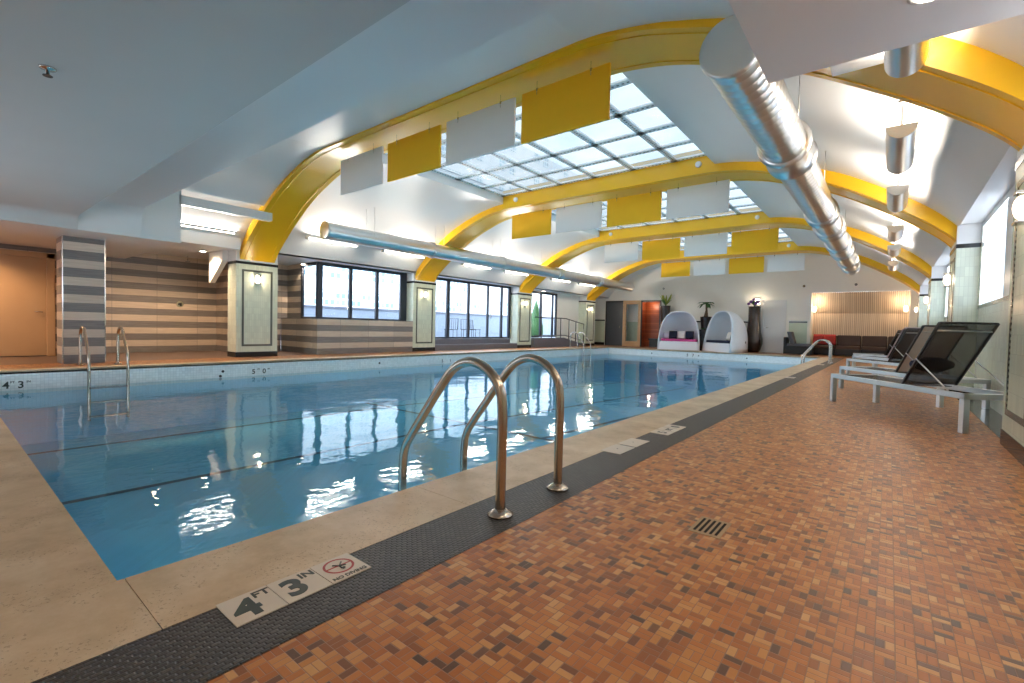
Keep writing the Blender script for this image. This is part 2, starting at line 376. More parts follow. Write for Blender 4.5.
def mk(name, bm, mat, parent=None, bevel=0.0, world=False, fix=True, seg=2):
    if fix: bmesh.ops.recalc_face_normals(bm, faces=bm.faces)
    if world and parent is not None:
        bmesh.ops.transform(bm, matrix=parent.matrix_basis.inverted() if parent.parent is None else Matrix.Translation(-parent.matrix_basis.translation - parent.parent.matrix_basis.translation), verts=bm.verts)
    me = bpy.data.meshes.new(name); bm.to_mesh(me); bm.free()
    o = bpy.data.objects.new(name, me); COL.objects.link(o)
    if mat: me.materials.append(MT[mat] if isinstance(mat, str) else mat)
    if parent: o.parent = parent
    if bevel:
        b = o.modifiers.new('bevel', 'BEVEL'); b.width = bevel; b.segments = seg; b.limit_method = 'ANGLE'; b.angle_limit = R(40)
    return o
def thing(name, label, cat, loc=(0, 0, 0), rz=0, group=None):
    o = bpy.data.objects.new(name, None); COL.objects.link(o); o.empty_display_size = .1
    o.location = loc; o.rotation_euler = (0, 0, rz); o['label'] = label; o['category'] = cat
    if group: o['group'] = group
    return o
def tag(o, label, cat, group=None, kind=None):
    o['label'] = label; o['category'] = cat
    if group: o['group'] = group
    if kind: o['kind'] = kind
    return o
def struct(name, bm, mat, label=None, cat='building', parent=None, bevel=0.0, fix=False):
    o = mk(name, bm, mat, parent, bevel, fix=fix)
    if parent is None:
        o['kind'] = 'structure'; o['category'] = cat
        o['label'] = label or name.replace('_', ' ')
    return o
def dup(root, loc, rz, label, group=None):
    r = root.copy(); COL.objects.link(r); r.location = loc; r.rotation_euler = (0, 0, rz); r['label'] = label
    if group: r['group'] = group
    for ch in list(root.children):
        c = ch.copy(); COL.objects.link(c); c.parent = r
        for g in ch.children:
            d = g.copy(); COL.objects.link(d); d.parent = c
    return r
def text_bm(s, size, bold=0.0):
    cu = bpy.data.curves.new('glyph', 'FONT'); cu.body = s; cu.size = size; cu.align_x = 'CENTER'; cu.align_y = 'CENTER'; cu.offset = bold; cu.extrude = .0006
    o = bpy.data.objects.new('glyph', cu); COL.objects.link(o)
    bpy.context.view_layer.update(); dg = bpy.context.evaluated_depsgraph_get()
    me = bpy.data.meshes.new_from_object(o.evaluated_get(dg)); bpy.data.objects.remove(o)
    bm = BM(); bm.from_mesh(me); bpy.data.meshes.remove(me); return bm
def xform(bm, m): bmesh.ops.transform(bm, matrix=m, verts=bm.verts); return bm

# ================================================================ setting
CX = -5.85
XL, XR = -11.2, -2.03; PY0, PY1 = 0.40, 21.9; ZW = -0.33
FXL, FXR = -12.5, 0.78            # pilaster faces
PIL = [5.25, 10.74, 16.45, 22.25]

# floor (tile), dark strip, recess floor
bm = BM()
def fl(x0, x1, y0, y1, z=0): quad(bm, (x0, y0, z), (x1, y0, z), (x1, y1, z), (x0, y1, z))
fl(-1.295, .815, -3, 24.95); fl(-16, XL-.28, PY0-.42, PY1+.28); fl(-16, -1.295, PY1+.28, 24.95); fl(-16, -1.295, -3, PY0-.40)
struct('floor', bm, 'tile', 'terracotta basketweave mosaic deck around the pool', 'floor')
bm = BM(); quad(bm, (.81, -3, 0), (1.6, -3, 0), (1.6, 24.9, 0), (.81, 24.9, 0))
struct('floor_2', bm, 'darkfloor', 'dark glossy floor margin inside the right wall recesses', 'floor')
bm = BM(); quad(bm, (-1.66, PY0-.45, 0), (-1.290, PY0-.45, 0), (-1.290, PY1+.33, 0), (-1.66, PY1+.33, 0))
tag(struct('trim_1', bm, 'strip'), 'black woven mosaic strip between the stone pool edge and the tile deck', 'floor border')

bm = BM(); quad(bm, (-16, -3, .002), (-12.5, -3, .002), (-12.5, 6.85, .002), (-16, 6.85, .002))
struct('floor_3', bm, 'alcovefloor', 'dark brown tiled floor of the shower alcove and door area', 'floor')

# pool
pool = thing('swimming_pool', 'long rectangular indoor swimming pool filled with clear blue water', 'swimming pool', (CX, 11, 0))
bm = BM()
brk = 7.6
for (ya, za, yb, zb) in ((PY0, -1.25, brk, -1.3), (brk, -1.3, PY1, -1.75)):
    quad(bm, (XL, ya, za), (XR, ya, za), (XR, yb, zb), (XL, yb, zb))
for x in (XL, XR):
    quad(bm, (x, PY0, ZW-.06), (x, PY1, ZW-.06), (x, PY1, -1.9), (x, PY0, -1.9))
for y in (PY0, PY1): quad(bm, (XL, y, ZW-.06), (XR, y, ZW-.06), (XR, y, -1.9), (XL, y, -1.9))
mk('basin', bm, 'basin', pool, world=True, fix=False)
bm = BM()
for x in (XL, XR): quad(bm, (x, PY0, -.03), (x, PY1, -.03), (x, PY1, ZW-.06), (x, PY0, ZW-.06))
for y in (PY0, PY1): quad(bm, (XL, y, -.03), (XR, y, -.03), (XR, y, ZW-.06), (XL, y, ZW-.06))
mk('wall_tile', bm, 'pooltile', pool, world=True, fix=False)
bm = BM(); quad(bm, (XL, PY0, ZW), (XR, PY0, ZW), (XR, PY1, ZW), (XL, PY1, ZW))
o = mk('water', bm, 'water', pool, world=True, fix=False); o['label'] = 'clear rippling blue water'
for i, x in enumerate((-5.3, -7.35, -10.35)):
    bm = BM(); w = .055
    for (ya, za, yb, zb) in ((PY0, -1.245, brk, -1.295), (brk, -1.295, PY1, -1.745))[(1 if i == 0 else 0):]:
        quad(bm, (x-w, ya, za), (x+w, ya, za), (x+w, yb, zb), (x-w, yb, zb))
    mk('lane_line', bm, 'laneline', pool, world=True, fix=False)
bm = BM(); quad(bm, (XL, brk-.06, -1.29), (XR, brk-.06, -1.29), (XR, brk+.06, -1.292), (XL, brk+.06, -1.292)); mk('break_line', bm, 'laneline', pool, world=True, fix=False)
# coping stones, one ring with fine joints
bm = BM()
ys = [PY0-.42, PY0+.02, 1.70, 2.95, 4.2, 5.45, 6.7, 7.95, 9.2, 10.45, 11.7, 12.95, 14.2, 15.45, 16.7, 17.95, 19.2, 20.45, PY1+.3]
for a, b in zip(ys, ys[1:]): box(bm, XR, -1.612, a+.0015, b-.0015, -.06, .0012)
for a, b in zip(ys, ys[1:]): box(bm, XL-.3, XL, a+.0015, b-.0015, -.06, .0012)
x = XR
while x > XL+.1:
    x2 = max(XL, x-1.25)
    box(bm, x2+.0015, x-.0015, PY0-.42, PY0, -.06, .0012); box(bm, x2+.0015, x-.0015, PY1, PY1+.3, -.06, .0012); x = x2
mk('coping', bm, 'stone', pool, world=True)

# wall depth numbers
def wall_text(s, y, x, z, h, side='left', cat='number'):
    b = text_bm(s, h, h*.02)
    if side == 'left': m = Matrix.Translation((x+.004, y, z)) @ Matrix(((0, 0, 1, 0), (1, 0, 0, 0), (0, 1, 0, 0), (0, 0, 0, 1)))
    else: m = Matrix.Translation((x, y, z)) @ Matrix.Rotation(R(90), 4, 'X')
    o = mk('depth_lettering', xform(b, m), 'markerink', pool, world=True, fix=False); o['label'] = 'black depth lettering'
for s, y, h in (('4', .80, .16), ('3', .97, .16), ('5', 4.63, .15), ('0', 4.86, .15), ('5', 10.4, .13), ('1', 10.75, .13)): wall_text(s, y, XL, -.245, h)
for s, y in (('FT', .875), ('IN', 1.06), ('FT', 4.74), ('IN', 4.96)): wall_text(s, y, XL, -.195, .05)
for s, x in (('5', -7.2), ('7', -6.95)): wall_text(s, PY1-.004, x, -.20, .17, 'far')
for (p, d) in [((XL, 4.0, -.2), (1, 0, 0)), ((XL, 3.95, -.3), (1, 0, 0)), ((XL, 8.0, -.2), (1, 0, 0)), ((-8.9, PY1, -.2), (0, -1, 0)), ((-4.7, PY1, -.2), (0, -1, 0)), ((-6.7, PY1, -.2), (0, -1, 0))]:
    pv = Vector(p); bm = BM(); cyl(bm, pv, pv+.012*Vector(d), .028, seg=12); mk('line_anchor', bm, 'black', pool, world=True)

# unseen submerged lamps added in the right pool wall to brighten the water
for i, (p, d, rz) in enumerate([((XR-.004, y, -.85), (-1, 0, 0), 0) for y in (1.6, 4.6, 7.6, 10.6, 13.6, 16.6, 19.6)]):
    t = thing('pool_fill_light', 'round submerged fill lamp added in the right pool wall', 'added fill light', p, 0, 'fill lamps added in the right pool wall')
    bm = BM(); dv = Vector(d); cyl(bm, (0, 0, 0), .02*dv, .15, seg=20); mk('bezel', bm, 'steel', t)
    bm = BM(); cyl(bm, .02*dv, .03*dv, .12, .10, seg=20); mk('lens', bm, 'fill_lens', t)
    lamp('pool_fill_lamp', 'AREA', .06*dv, 11, (.95, .97, 1), .4, .4, (0, R(90), 0) if i < 7 else (R(90), 0, 0), parent=t)
# deck depth markers
def marker(y0, glyphs, label, x0=-1.624, s=.166, l=.154, ink='markerink'):
    t = thing('depth_marker_tile', label, 'marker tile', (x0+s/2, y0+l/2, .0), 0, 'depth marker tiles in the black strip')
    bm = BM(); box(bm, -s/2+.0015, s/2-.0015, -l/2+.0015, l/2-.0015, .0, .0030); mk('tile', bm, 'marker', t)
    rot = Matrix.Rotation(R(90), 4, 'Z')
    for (g, u, v, h, bold) in glyphs:     # u to the right (+y), v up (-x)
        b = xform(text_bm(g, h, bold), Matrix.Translation((-v, u, .0036)) @ rot); mk('lettering', b, ink, t, fix=False)
    return t
marker(.560, [('4', -.018, -.012, .150, .0055), ('FT', .046, .046, .052, .001)], 'white depth tile reading 4 FT, nearest of the three beside the pool corner')
marker(.714, [('3', -.018, -.006, .150, .0055), ('IN', .046, .046, .052, .001)], 'white depth tile reading 3 IN, middle of the three')
t = marker(.868, [('NO DIVING', .0, -.064, .025, .0004)], 'white tile with a red no diving symbol')
bm = BM(); n = 40
for k in range(n):
    a0, a1 = 2*PI*k/n, 2*PI*(k+1)/n
    quad(bm, *[(r*math.cos(a)-.014, r*math.sin(a), .0038) for r, a in ((.055, a0), (.055, a1), (.046, a1), (.046, a0))])
quad(bm, (-.014-.004, -.048, .0038), (-.014+.004, -.048, .0038), (-.014+.004, .048, .0038), (-.014-.004, .048, .0038))
mk('prohibition_ring', bm, 'red', t, fix=False)
bm = BM(); tube(bm, [(.010, .0, .0040), (-.012, .002, .0040), (-.034, .022, .0040)], .0028, 6); tube(bm, [(-.012, .002, .0040), (-.004, .024, .0040)], .0024, 6); tube(bm, [(-.014, .0, .0040), (-.03, -.016, .0040)], .0024, 6); cyl(bm, (.018, .002, .007), (.018, .002, .010), .006, seg=10)
mk('diver_figure', bm, 'markerink', t)
for k, y in enumerate((3.12, 3.40)):
    marker(y, [('.', 0, .02, .06, .002)], 'blank looking white tile beyond the near ladder, %s one' % ('nearer', 'farther')[k], s=.16, l=.26, x0=-1.64)
for k, y in enumerate((3.98, 4.14, 4.30)):
    marker(y, [(('5', 'FT', '0')[k], 0, -.01, (.11, .07, .11)[k], .003)], ('white depth tile reading 5, right of the blank pair', 'white depth tile reading FT, between two numerals', 'white depth tile reading 0, farthest of its row')[k], s=.17, l=.154, x0=-1.62)
for y, w in ((10.9, 'midway along the pool'), (16.4, 'near the far right ladder')): marker(y, [('5', 0, 0, .11, .003)], 'white depth tile %s' % w, l=.3)

# floor drain
t = thing('floor_drain', 'square brass floor drain with five slots set in the terracotta tiles', 'drain', (-.61, 2.25, 0))
bm = BM(); box(bm, -.068, .068, -.105, .105, .0, .003); mk('grate', bm, 'drain', t, bevel=.002)
for k in range(5):
    bm = BM(); x = -.046+k*.023; box(bm, x-.0055, x+.0055, -.082, .082, .002, .0042); mk('slot', bm, 'void', t)

# ---------------------------------------------------------------- vault, arches, wells
AP = [(0, 4.25), (2.7, 4.25), (3.1, 4.22), (3.6, 4.13), (4.0, 4.01), (4.5, 3.83), (5.0, 3.60), (5.5, 3.31), (6.0, 2.98), (6.35, 2.72), (6.55, 2.54), (6.65, 2.42)]
VP = [(0, 4.40), (2.75, 4.40), (3.15, 4.38), (3.7, 4.28), (4.1, 4.17), (4.6, 4.00), (5.1, 3.78), (5.6, 3.49), (6.1, 3.16), (6.4, 2.92), (6.65, 2.66)]
def dense(P, n=4):
    out = []
    Q = smoothpath([(a, 0, b) for a, b in P], n); return [(q.x, q.z) for q in Q]
VD = [(2.88, 4.40)] + [q for q in dense(VP[1:]) if q[0] > 2.9]
AD = [(0, 4.25), (2.6, 4.25)] + [q for q in dense(AP[1:]) if q[0] > 2.72]
def side(P, s): return [(CX + s*d, z) for d, z in P]
def outline(P): return [(CX-d, z) for d, z in reversed(P)] + [(CX+d, z) for d, z in P[1:]]
AY = .42
bays_all = [(2.58, PIL[0]-AY)] + BAYS + [(PIL[3]+AY, 24.2)]
bm = BM()
for k, (a, b) in enumerate(bays_all):
    a2, b2 = a-.2, b+.2
    if k == 0: a2 = 3.23
    if k == 4: b2 = 24.2
    for s in (-1, 1):
        P = side(VD, s)
        if k == 0:
            P = [(x, z-.12) for x, z in P if abs(x-CX) < 5.42]
            sheet_y(bm, P, 3.23, b2)
            sheet_y(bm, [(x, z) for x, z in P if abs(x-CX) < 5.36], 2.58, 3.23)
            sheet_y(bm, [(x, z) for x, z in side(VD, s) if abs(x-CX) > 5.4], 3.23, b2)
        else: sheet_y(bm, P, a2, b2)
    if k in (0, 4): quad(bm, (CX-2.88, a2 if k else 2.58, 4.28 if k == 0 else 4.40), (CX+2.88, a2 if k else 2.58, 4.28 if k == 0 else 4.40), (CX+2.88, b2, 4.28 if k == 0 else 4.40), (CX-2.88, b2, 4.28 if k == 0 else 4.40))
    else:
        for x in (SKYX0, SKYX1): quad(bm, (x, a, 4.40), (x, b, 4.40), (x, b, SKYZ+.1), (x, a, SKYZ+.1))
        quad(bm, (CX-2.88, a, 4.40), (SKYX0, a, 4.40), (SKYX0, b, 4.40), (CX-2.88, b, 4.40)); quad(bm, (CX+2.88, a, 4.40), (SKYX1, a, 4.40), (SKYX1, b, 4.40), (CX+2.88, b, 4.40))
struct('ceiling', bm, 'white', 'white barrel vaulted ceiling between the yellow arches', 'ceiling')
wh = ['nearest', 'second nearest', 'third', 'farthest']
for k, yc in enumerate(PIL):
    a = thing('arch_beam', '%s of the four broad yellow arches spanning the pool hall' % wh[k], 'arch', (CX, yc, 0), 0, 'yellow arches across the pool hall')
    bm = BM(); lo = outline(AD)
    for z, top in ((0, 0),):
        # upper outline: just above the vault, raised to the glass level over the wells
        hi = [(CX-d, zz+.06) for d, zz in reversed(VD) if d > 2.9] + [(SKYX0-.06, 4.5), (SKYX0-.0, 4.5), (SKYX0, SKYZ+.12), (SKYX1, SKYZ+.12), (SKYX1, 4.5), (SKYX1+.06, 4.5)] + [(CX+d, zz+.06) for d, zz in VD if d > 2.9]
    y0, y1 = yc-AY, yc+AY
    A = [bm.verts.new((x, y0, z)) for x, z in lo]; B = [bm.verts.new((x, y1, z)) for x, z in lo]
    for i in range(len(lo)-1):
        f = bm.faces.new((A[i], A[i+1], B[i+1], B[i])); f.smooth = False
    for y, vv in ((y0, A), (y1, B)):
        # face strip: connect soffit to upper outline by sampling x
        xs = [v.co.x for v in vv]
        def top(x):
            d = abs(x-CX)
            if SKYX0 < x < SKYX1: return SKYZ+.12
            for (d0, z0), (d1, z1) in zip(VD, VD[1:]):
                if d0 <= d <= d1: return z0+(z1-z0)*(d-d0)/(d1-d0)+.06
            return 4.46 if d < 3 else 2.74
        def soff(x):
            d = abs(x-CX)
            for (d0, z0), (d1, z1) in zip(AD, AD[1:]):
                if d0 <= d <= d1: return z0+(z1-z0)*(d-d0)/max(1e-6, d1-d0)
            return 4.25
        X = sorted(set([round(x, 4) for x in xs] + [SKYX0-.0005, SKYX0+.0005, SKYX1-.0005, SKYX1+.0005]))
        for x0, x1 in zip(X, X[1:]):
            quad(bm, (x0, y, soff(x0)), (x1, y, soff(x1)), (x1, y, top(x1)), (x0, y, top(x0)))
    mk('beam', bm, 'yellow', a, world=True)
    bm = BM()
    for yy in (y0+.11, y1-.11):         # raised bead along the soffit
        tube(bm, [(x, yy, z-.004) for x, z in outline(AD)], .007, 6)
    mk('bead', bm, 'yellow', a, world=True)
    for x in (-8.25, -3.3):
        if k: 
            bm = BM(); cyl(bm, (x, y0-.05, 4.45), (x, y0+.02, 4.45), .055, .075, 20); mk('button_light', bm, 'white', a, world=True)

# roof slab above everything so that only the roof lights are open
bm = BM()
def flz(x0, x1, y0, y1, z): quad(bm, (x0, y0, z), (x1, y0, z), (x1, y1, z), (x0, y1, z))
flz(-12.9, SKYX0, -3, 25, SKYZ+.13); flz(SKYX1, 1.5, -3, 25, SKYZ+.13)
for a, b in [(-3, BAYS[0][0]), (BAYS[0][1], BAYS[1][0]), (BAYS[1][1], BAYS[2][0]), (BAYS[2][1], 25)]: flz(SKYX0, SKYX1, a, b, SKYZ+.13)
struct('ceiling_4', bm, 'white', 'roof slab above the vault', 'ceiling')

# skylights
bars_x = [SKYX0, -7.74, -6.77, -5.77, -4.77, -3.8, SKYX1]
for k, (a, b) in enumerate(BAYS):
    t = thing('skylight', '%s frosted glass roof light with perforated bars, %s' % (('largest looking', 'middle', 'farthest')[k], ('between the first and second arches', 'between the second and third arches', 'before the last arch')[k]), 'skylight', (CX, (a+b)/2, SKYZ), 0, 'roof lights in the vault')
    ysk = [a+(b-a)*i/5 for i in range(6)]
    def bar(name, x0, x1, y0, y1, axis):
        bm = BM(); box(bm, x0, x1, y0, y1, SKYZ-.035, SKYZ+.0)
        ly = bm.verts.layers.float.new('mid')
        for v in bm.verts:
            v[ly] = 1.0 if (v.co.y > (y0+y1)/2 if axis == 0 else v.co.x > (x0+x1)/2) else -1.0
        mk(name, bm, 'bar_x' if axis == 0 else 'bar_y', t, world=True)
    for x in bars_x:
        xx = min(max(x, SKYX0+.06), SKYX1-.06); bar('long_bar', xx-.065, xx+.065, a, b, 1)
    for y in ysk:
        yy = min(max(y, a+.06), b-.06); bar('cross_bar', SKYX0, SKYX1, yy-.065, yy+.065, 0)
    for i in range(6):
        for j in range(5):
            bm = BM(); quad(bm, (bars_x[i]+.02, ysk[j]+.02, SKYZ+.005), (bars_x[i+1]-.02, ysk[j]+.02, SKYZ+.005), (bars_x[i+1]-.02, ysk[j+1]-.02, SKYZ+.005), (bars_x[i]+.02, ysk[j+1]-.02, SKYZ+.005))
            mk('pane', bm, 'skyglass', t, world=True, fix=False)

# hanging baffle panels
PX = [(-8.70, -7.34), (-7.17, -5.79), (-5.64, -4.25), (-4.12, -2.77)]
ordn = ['first', 'second', 'third', 'fourth']
for k, yc in enumerate(PIL):
    for i, (x0, x1) in enumerate(PX):
        yel = (i + k) % 2 == 1
        t = thing('hanging_panel', '%s rectangular panel, %s from the left under the %s yellow arch' % ('yellow' if yel else 'white', ordn[i], wh[k]), 'panel', ((x0+x1)/2, yc, 3.47), 0, 'hanging panels under the arches')
        w = (x1-x0)/2; bm = BM(); box(bm, -w, w, -.018, .018, 0, .68); brd = mk('board', bm, 'fabric_y' if yel else 'fabric_w', t, bevel=.004)
        for s in (-1, 1):
            bm = BM(); x = s*(w-.26); cyl(bm, (x, -.022, .60), (x, -.022, .80), .0035, seg=6); 
            mk('hanging_wire', bm, 'steel', t)
            bm = BM(); box(bm, x-.012, x+.012, -.026, .022, .655, .69); mk('clip', bm, 'steel_warm', brd)

# ---------------------------------------------------------------- near end lower ceilings
def cove(x_in, zflat, zbot, r):     # left-side cove from vertical x=-11.2 up into the flat at zflat
    pts = [(-11.2, zbot), (-11.17, zflat-r)]
    for i in range(1, 7):
        a = i/6*PI/2; pts.append((-11.17+r*1.4*(1-math.cos(a)), zflat-r+r*math.sin(a)))
    return pts
MX = -5.92; XRM = 2*MX+11.2
mir = lambda pts: [(2*MX-x, z) for x, z in pts]
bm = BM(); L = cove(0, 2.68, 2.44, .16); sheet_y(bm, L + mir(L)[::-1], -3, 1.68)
struct('ceiling_5', bm, 'shadeceil', 'lowest textured ceiling over the near end of the pool, darkened in colour for shade', 'ceiling'); bm = BM()
L = cove(0, 2.98, 2.44, .22); sheet_y(bm, L + mir(L)[::-1], 1.68, 2.58)
# risers
quad(bm, (-11.2, 1.68, 2.44), (-.5, 1.68, 2.44), (-.5, 1.68, 2.44), (-11.2, 1.68, 2.44)) if 0 else None
def riser(y, za, ra, zb, rb):
    A_ = cove(0, za, 2.44, ra); A_ = A_ + mir(A_)[::-1]; B_ = cove(0, zb, 2.44, rb); B_ = B_ + mir(B_)[::-1]
    for i in range(len(A_)-1): quad(bm, (A_[i][0], y, A_[i][1]), (A_[i+1][0], y, A_[i+1][1]), (B_[i+1][0], y, B_[i+1][1]), (B_[i][0], y, B_[i][1]))
riser(1.68, 2.68, .16, 2.98, .22); riser(2.58, 2.98, .22, 4.5, .3)
for x in (-11.2, XRM):
    quad(bm, (x, 2.58, 2.44), (x, 3.23, 2.44), (x, 3.23, 4.2), (x, 2.58, 4.2))
# soffits of the side masses
quad(bm, (-16, -3, 2.44), (-11.2, -3, 2.44), (-11.2, 3.23, 2.44), (-16, 3.23, 2.44)); quad(bm, (XRM, -3, 2.44), (1.6, -3, 2.44), (1.6, 3.27, 2.44), (XRM, 3.27, 2.44))
quad(bm, (-16, 3.23, 2.44), (-11.2, 3.23, 2.44), (-11.2, 3.23, 4.2), (-16, 3.23, 4.2)); quad(bm, (XRM, 3.27, 2.44), (1.6, 3.27, 2.44), (1.6, 3.27, 4.2), (XRM, 3.27, 4.2))
struct('ceiling_2', bm, 'white', 'lower stepped white ceiling over the near end of the pool', 'ceiling')
# soffit over the left aisle
bm = BM()

for xa, ya, yb in ((-16, 3.23, 7.06), (-12.95, 7.06, 10.2), (-13.0, 10.2, 22.6), (-14, 22.6, 24.2)): quad(bm, (xa, ya, 2.65), (FXL+.03, ya, 2.65), (FXL+.03, yb, 2.65), (xa, yb, 2.65)); quad(bm, (FXL+.03, 3.23, 2.65), (FXL+.03, 24.2, 2.65), (FXL+.03, 24.2, 2.80), (FXL+.03, 3.23, 2.80))
quad(bm, (FXR, 3.23, 2.68), (1.6, 3.23, 2.68), (1.6, 24.2, 2.68), (FXR, 24.2, 2.68)); quad(bm, (FXR+.01, 3.23, 2.68), (FXR+.01, 24.2, 2.68), (FXR+.01, 24.2, 2.78), (FXR+.01, 3.23, 2.78))
struct('ceiling_3', bm, 'white', 'flat white soffit over the side aisle', 'ceiling')
# light trough in first bay
bm = BM(); box(bm, -12.55, -12.28, 3.23, 4.76, 2.62, 2.94); struct('trim_2', bm, 'white', 'white ledge of the light trough in the first bay', 'trim')
bm = BM(); box(bm, -11.36, -11.2, 3.2, 5.02, 3.22, 3.40); struct('trim_3', bm, 'white', 'white lip of the vault above the light trough', 'trim')
bm = BM(); box(bm, -.46, -.08, 3.2, 4.86, 3.10, 3.14); struct('trim_4', bm, 'white', 'white lip of the vault on the right side', 'trim')

# ---------------------------------------------------------------- pilasters
def pilaster(yc, sidex, label, w=.5, cap=True):
    fx = FXL if sidex < 0 else FXR; s = 1 if sidex < 0 else -1      # s: outward normal direction in x
    x_in = fx - s*.5
    t = thing('tiled_pilaster', label, 'pillar', (fx, yc, 0), 0, 'tiled pilasters along the left side' if sidex < 0 else 'tiled pilasters along the right side')
    X = lambda d: (min(-s*d, 0), max(-s*d, 0))
    def b(name, mat, z0, z1, grow=0.0, bev=0):
        bm = BM(); x0, x1 = sorted((-s*.5, s*grow)); box(bm, x0, x1, -w-grow, w+grow, z0, z1); return mk(name, bm, mat, t, bevel=bev)
    b('shaft', 'green', .13, 2.31); b('base_tiles', 'blacktile', 0, .13, .006); b('black_band', 'blacktile', 2.31, 2.375, .006)
    b('white_cap', 'white', 2.375, 2.64 if sidex < 0 else 2.68)
    bm = BM(); x0, x1 = sorted((0, s*.006)); yw = w-.13; z0, z1, q = .27, 2.18, .05
    box(bm, x0, x1, -yw, yw, z0, z0+q); box(bm, x0, x1, -yw, yw, z1-q, z1); box(bm, x0, x1, -yw, -yw+q, z0+q, z1-q); box(bm, x0, x1, yw-q, yw, z0+q, z1-q)
    mk('mosaic_frame', bm, 'mosaic', t)
    return t, s, fx
def sconce(fx, s, y, z, label):
    t = thing('wall_sconce', label, 'wall light', (fx, y, z), 0, 'oval wall sconces on the pilasters')
    bm = BM(); x0, x1 = sorted((0, s*.02)); box(bm, x0, x1, -.075, .075, -.12, .12); mk('back_plate', bm, 'chrome', t, bevel=.03, seg=3)
    for z0 in (-.12, .10): bm = BM(); x0, x1 = sorted((s*.0, s*.10)); box(bm, x0, x1, -.06, .06, z0, z0+.02); mk('bracket', bm, 'chrome', t, bevel=.006)
    bm = BM(); bmesh.ops.create_uvsphere(bm, u_segments=20, v_segments=14, radius=1)
    for v in bm.verts:
        v.co = Vector((s*.055 + v.co.x*.050, v.co.y*.052, v.co.z*.092)); 
    for f in bm.faces: f.smooth = True
    mk('glass_globe', bm, 'sconce', t)
    lamp('sconce_light', 'POINT', (s*.16, 0, 0), 3, WARM, .05, parent=t)
where = ['beside the shower alcove', 'right of the corner window', 'right of the glass doors', 'beside the ramp railing']
for k, yc in enumerate(PIL):
    pilaster(yc, -1, 'pale green tiled pilaster %s' % where[k])
    sconce(FXL, 1, yc, 1.95, 'glowing oval sconce on the pilaster %s' % where[k])
whr = ['at the right edge of the picture', 'behind the nearest lounger', 'second beyond the loungers', 'beside the sofa recess']
for k, yc in enumerate(PIL):
    pilaster(yc, 1, 'pale tiled right wall pilaster %s' % whr[k])
    sconce(FXR, -1, yc-.22 if k == 0 else yc, 1.86, 'glowing oval sconce on the right wall pilaster %s' % whr[k])
pilaster(-.25, 1, 'pale tiled right wall pilaster just beside the camera')

# ---------------------------------------------------------------- right wall with window recesses
XRW = 1.06
bm = BM(); wins = []
pr_ = [-.25] + PIL
segs = [(a+.5, b-.5) for a, b in zip(pr_, pr_[1:])] + [(22.75, 24.2)]
y = -3
for i, (a, b) in enumerate(segs):
    wb = b-.12; wa = max(a+.3, wb-1.95)
    if i == 4: wa = wb = b
    quad(bm, (XRW, a-.6, 0), (XRW, b+.6, 0), (XRW, b+.6, 1.38), (XRW, a-.6, 1.38))
    if i < 4: wins.append((wa, wb))
struct('wall_right', bm, 'palegreen', 'pale tiled right wall below the windows', 'wall')
bm = BM()
prev = -3
for (wa, wb) in wins + [(24.2, 24.2)]:
    quad(bm, (XRW, prev, 1.38), (XRW, wa, 1.38), (XRW, wa, 2.70), (XRW, prev, 2.70)); prev = wb
for (wa, wb) in wins: quad(bm, (XRW, wa, 2.60), (XRW, wb, 2.60), (XRW, wb, 2.70), (XRW, wa, 2.70))
quad(bm, (XRW, -3, 0), (XRW, .3, 0), (XRW, .3, 2.7), (XRW, -3, 2.7))
struct('wall_right_2', bm, 'white', 'white right wall above the tile dado', 'wall')
bm = BM(); box(bm, XRW-.006, XRW+.01, 0, 24.2, 1.345, 1.40); struct('trim_5', bm, 'mosaic', 'black mosaic sill band along the right wall', 'trim')
for i, (wa, wb) in enumerate(wins):
    o = thing('window_%d' % (i+5), 'narrow side window in the right wall with white blind', 'window', (XRW, (wa+wb)/2, 1.41)); o['kind'] = 'structure'
    bm = BM(); h = (wb-wa)/2
    box(bm, .0, .05, -h, -h+.04, 0, 1.17); mk('window_frame', bm, 'frame_dark', o)
    bm = BM(); box(bm, .012, .014, -h+.04, h-.04, .0, 1.13); mk('blind', bm, 'blind', o)

# ---------------------------------------------------------------- left walls
bm = BM(); XB = -15.5
quad(bm, (XB, 2.2, 0), (XB, 5.35, 0), (XB, 5.35, 2.66), (XB, 2.2, 2.66))
quad(bm, (XB, 5.35, 0), (-13.0, 5.35, 0), (-13.0, 5.35, 2.66), (XB, 5.35, 2.66))
quad(bm, (-14.65, 5.35, 0), (-14.65, 6.85, 0), (-14.65, 6.85, 2.66), (-14.65, 5.35, 2.66))
quad(bm, (-14.65, 7.04, 1.02), (-13.78, 7.04, 1.02), (-13.78, 7.04, 2.66), (-14.65, 7.04, 2.66)); quad(bm, (-14.65, 6.85, 1.02), (-14.65, 7.04, 1.02), (-14.65, 7.04, 2.66), (-14.65, 6.85, 2.66))
struct('wall_left', bm, 'stripe', 'wall of alternating grey and beige planks in the shower alcove', 'wall')
bm = BM(); box(bm, -14.65, FXL, 6.85, 10.24, 0, 1.02); struct('wall_left_2', bm, 'stripe', 'striped plank half wall under the corner window', 'wall', bevel=.004, fix=True)
bm = BM()
quad(bm, (-14.9, -3, 0), (-14.9, 2.2, 0), (-14.9, 2.2, 2.46), (-14.9, -3, 2.46))
struct('wall_left_3', bm, 'stripe', 'wall behind the door at far left', 'wall')
col = thing('striped_column', 'square column of grey and beige striped planks beside the door', 'column', (-12.25, 1.62, 0))
bm = BM(); box(bm, -.66, 0, 0, .62, 0, 2.44); mk('shaft', bm, 'stripe', col)
for yy in (0, .62):
    bm = BM(); box(bm, -.012, .006, yy-.008, yy+.008, 0, 2.44); mk('corner_trim', bm, 'chrome', col)
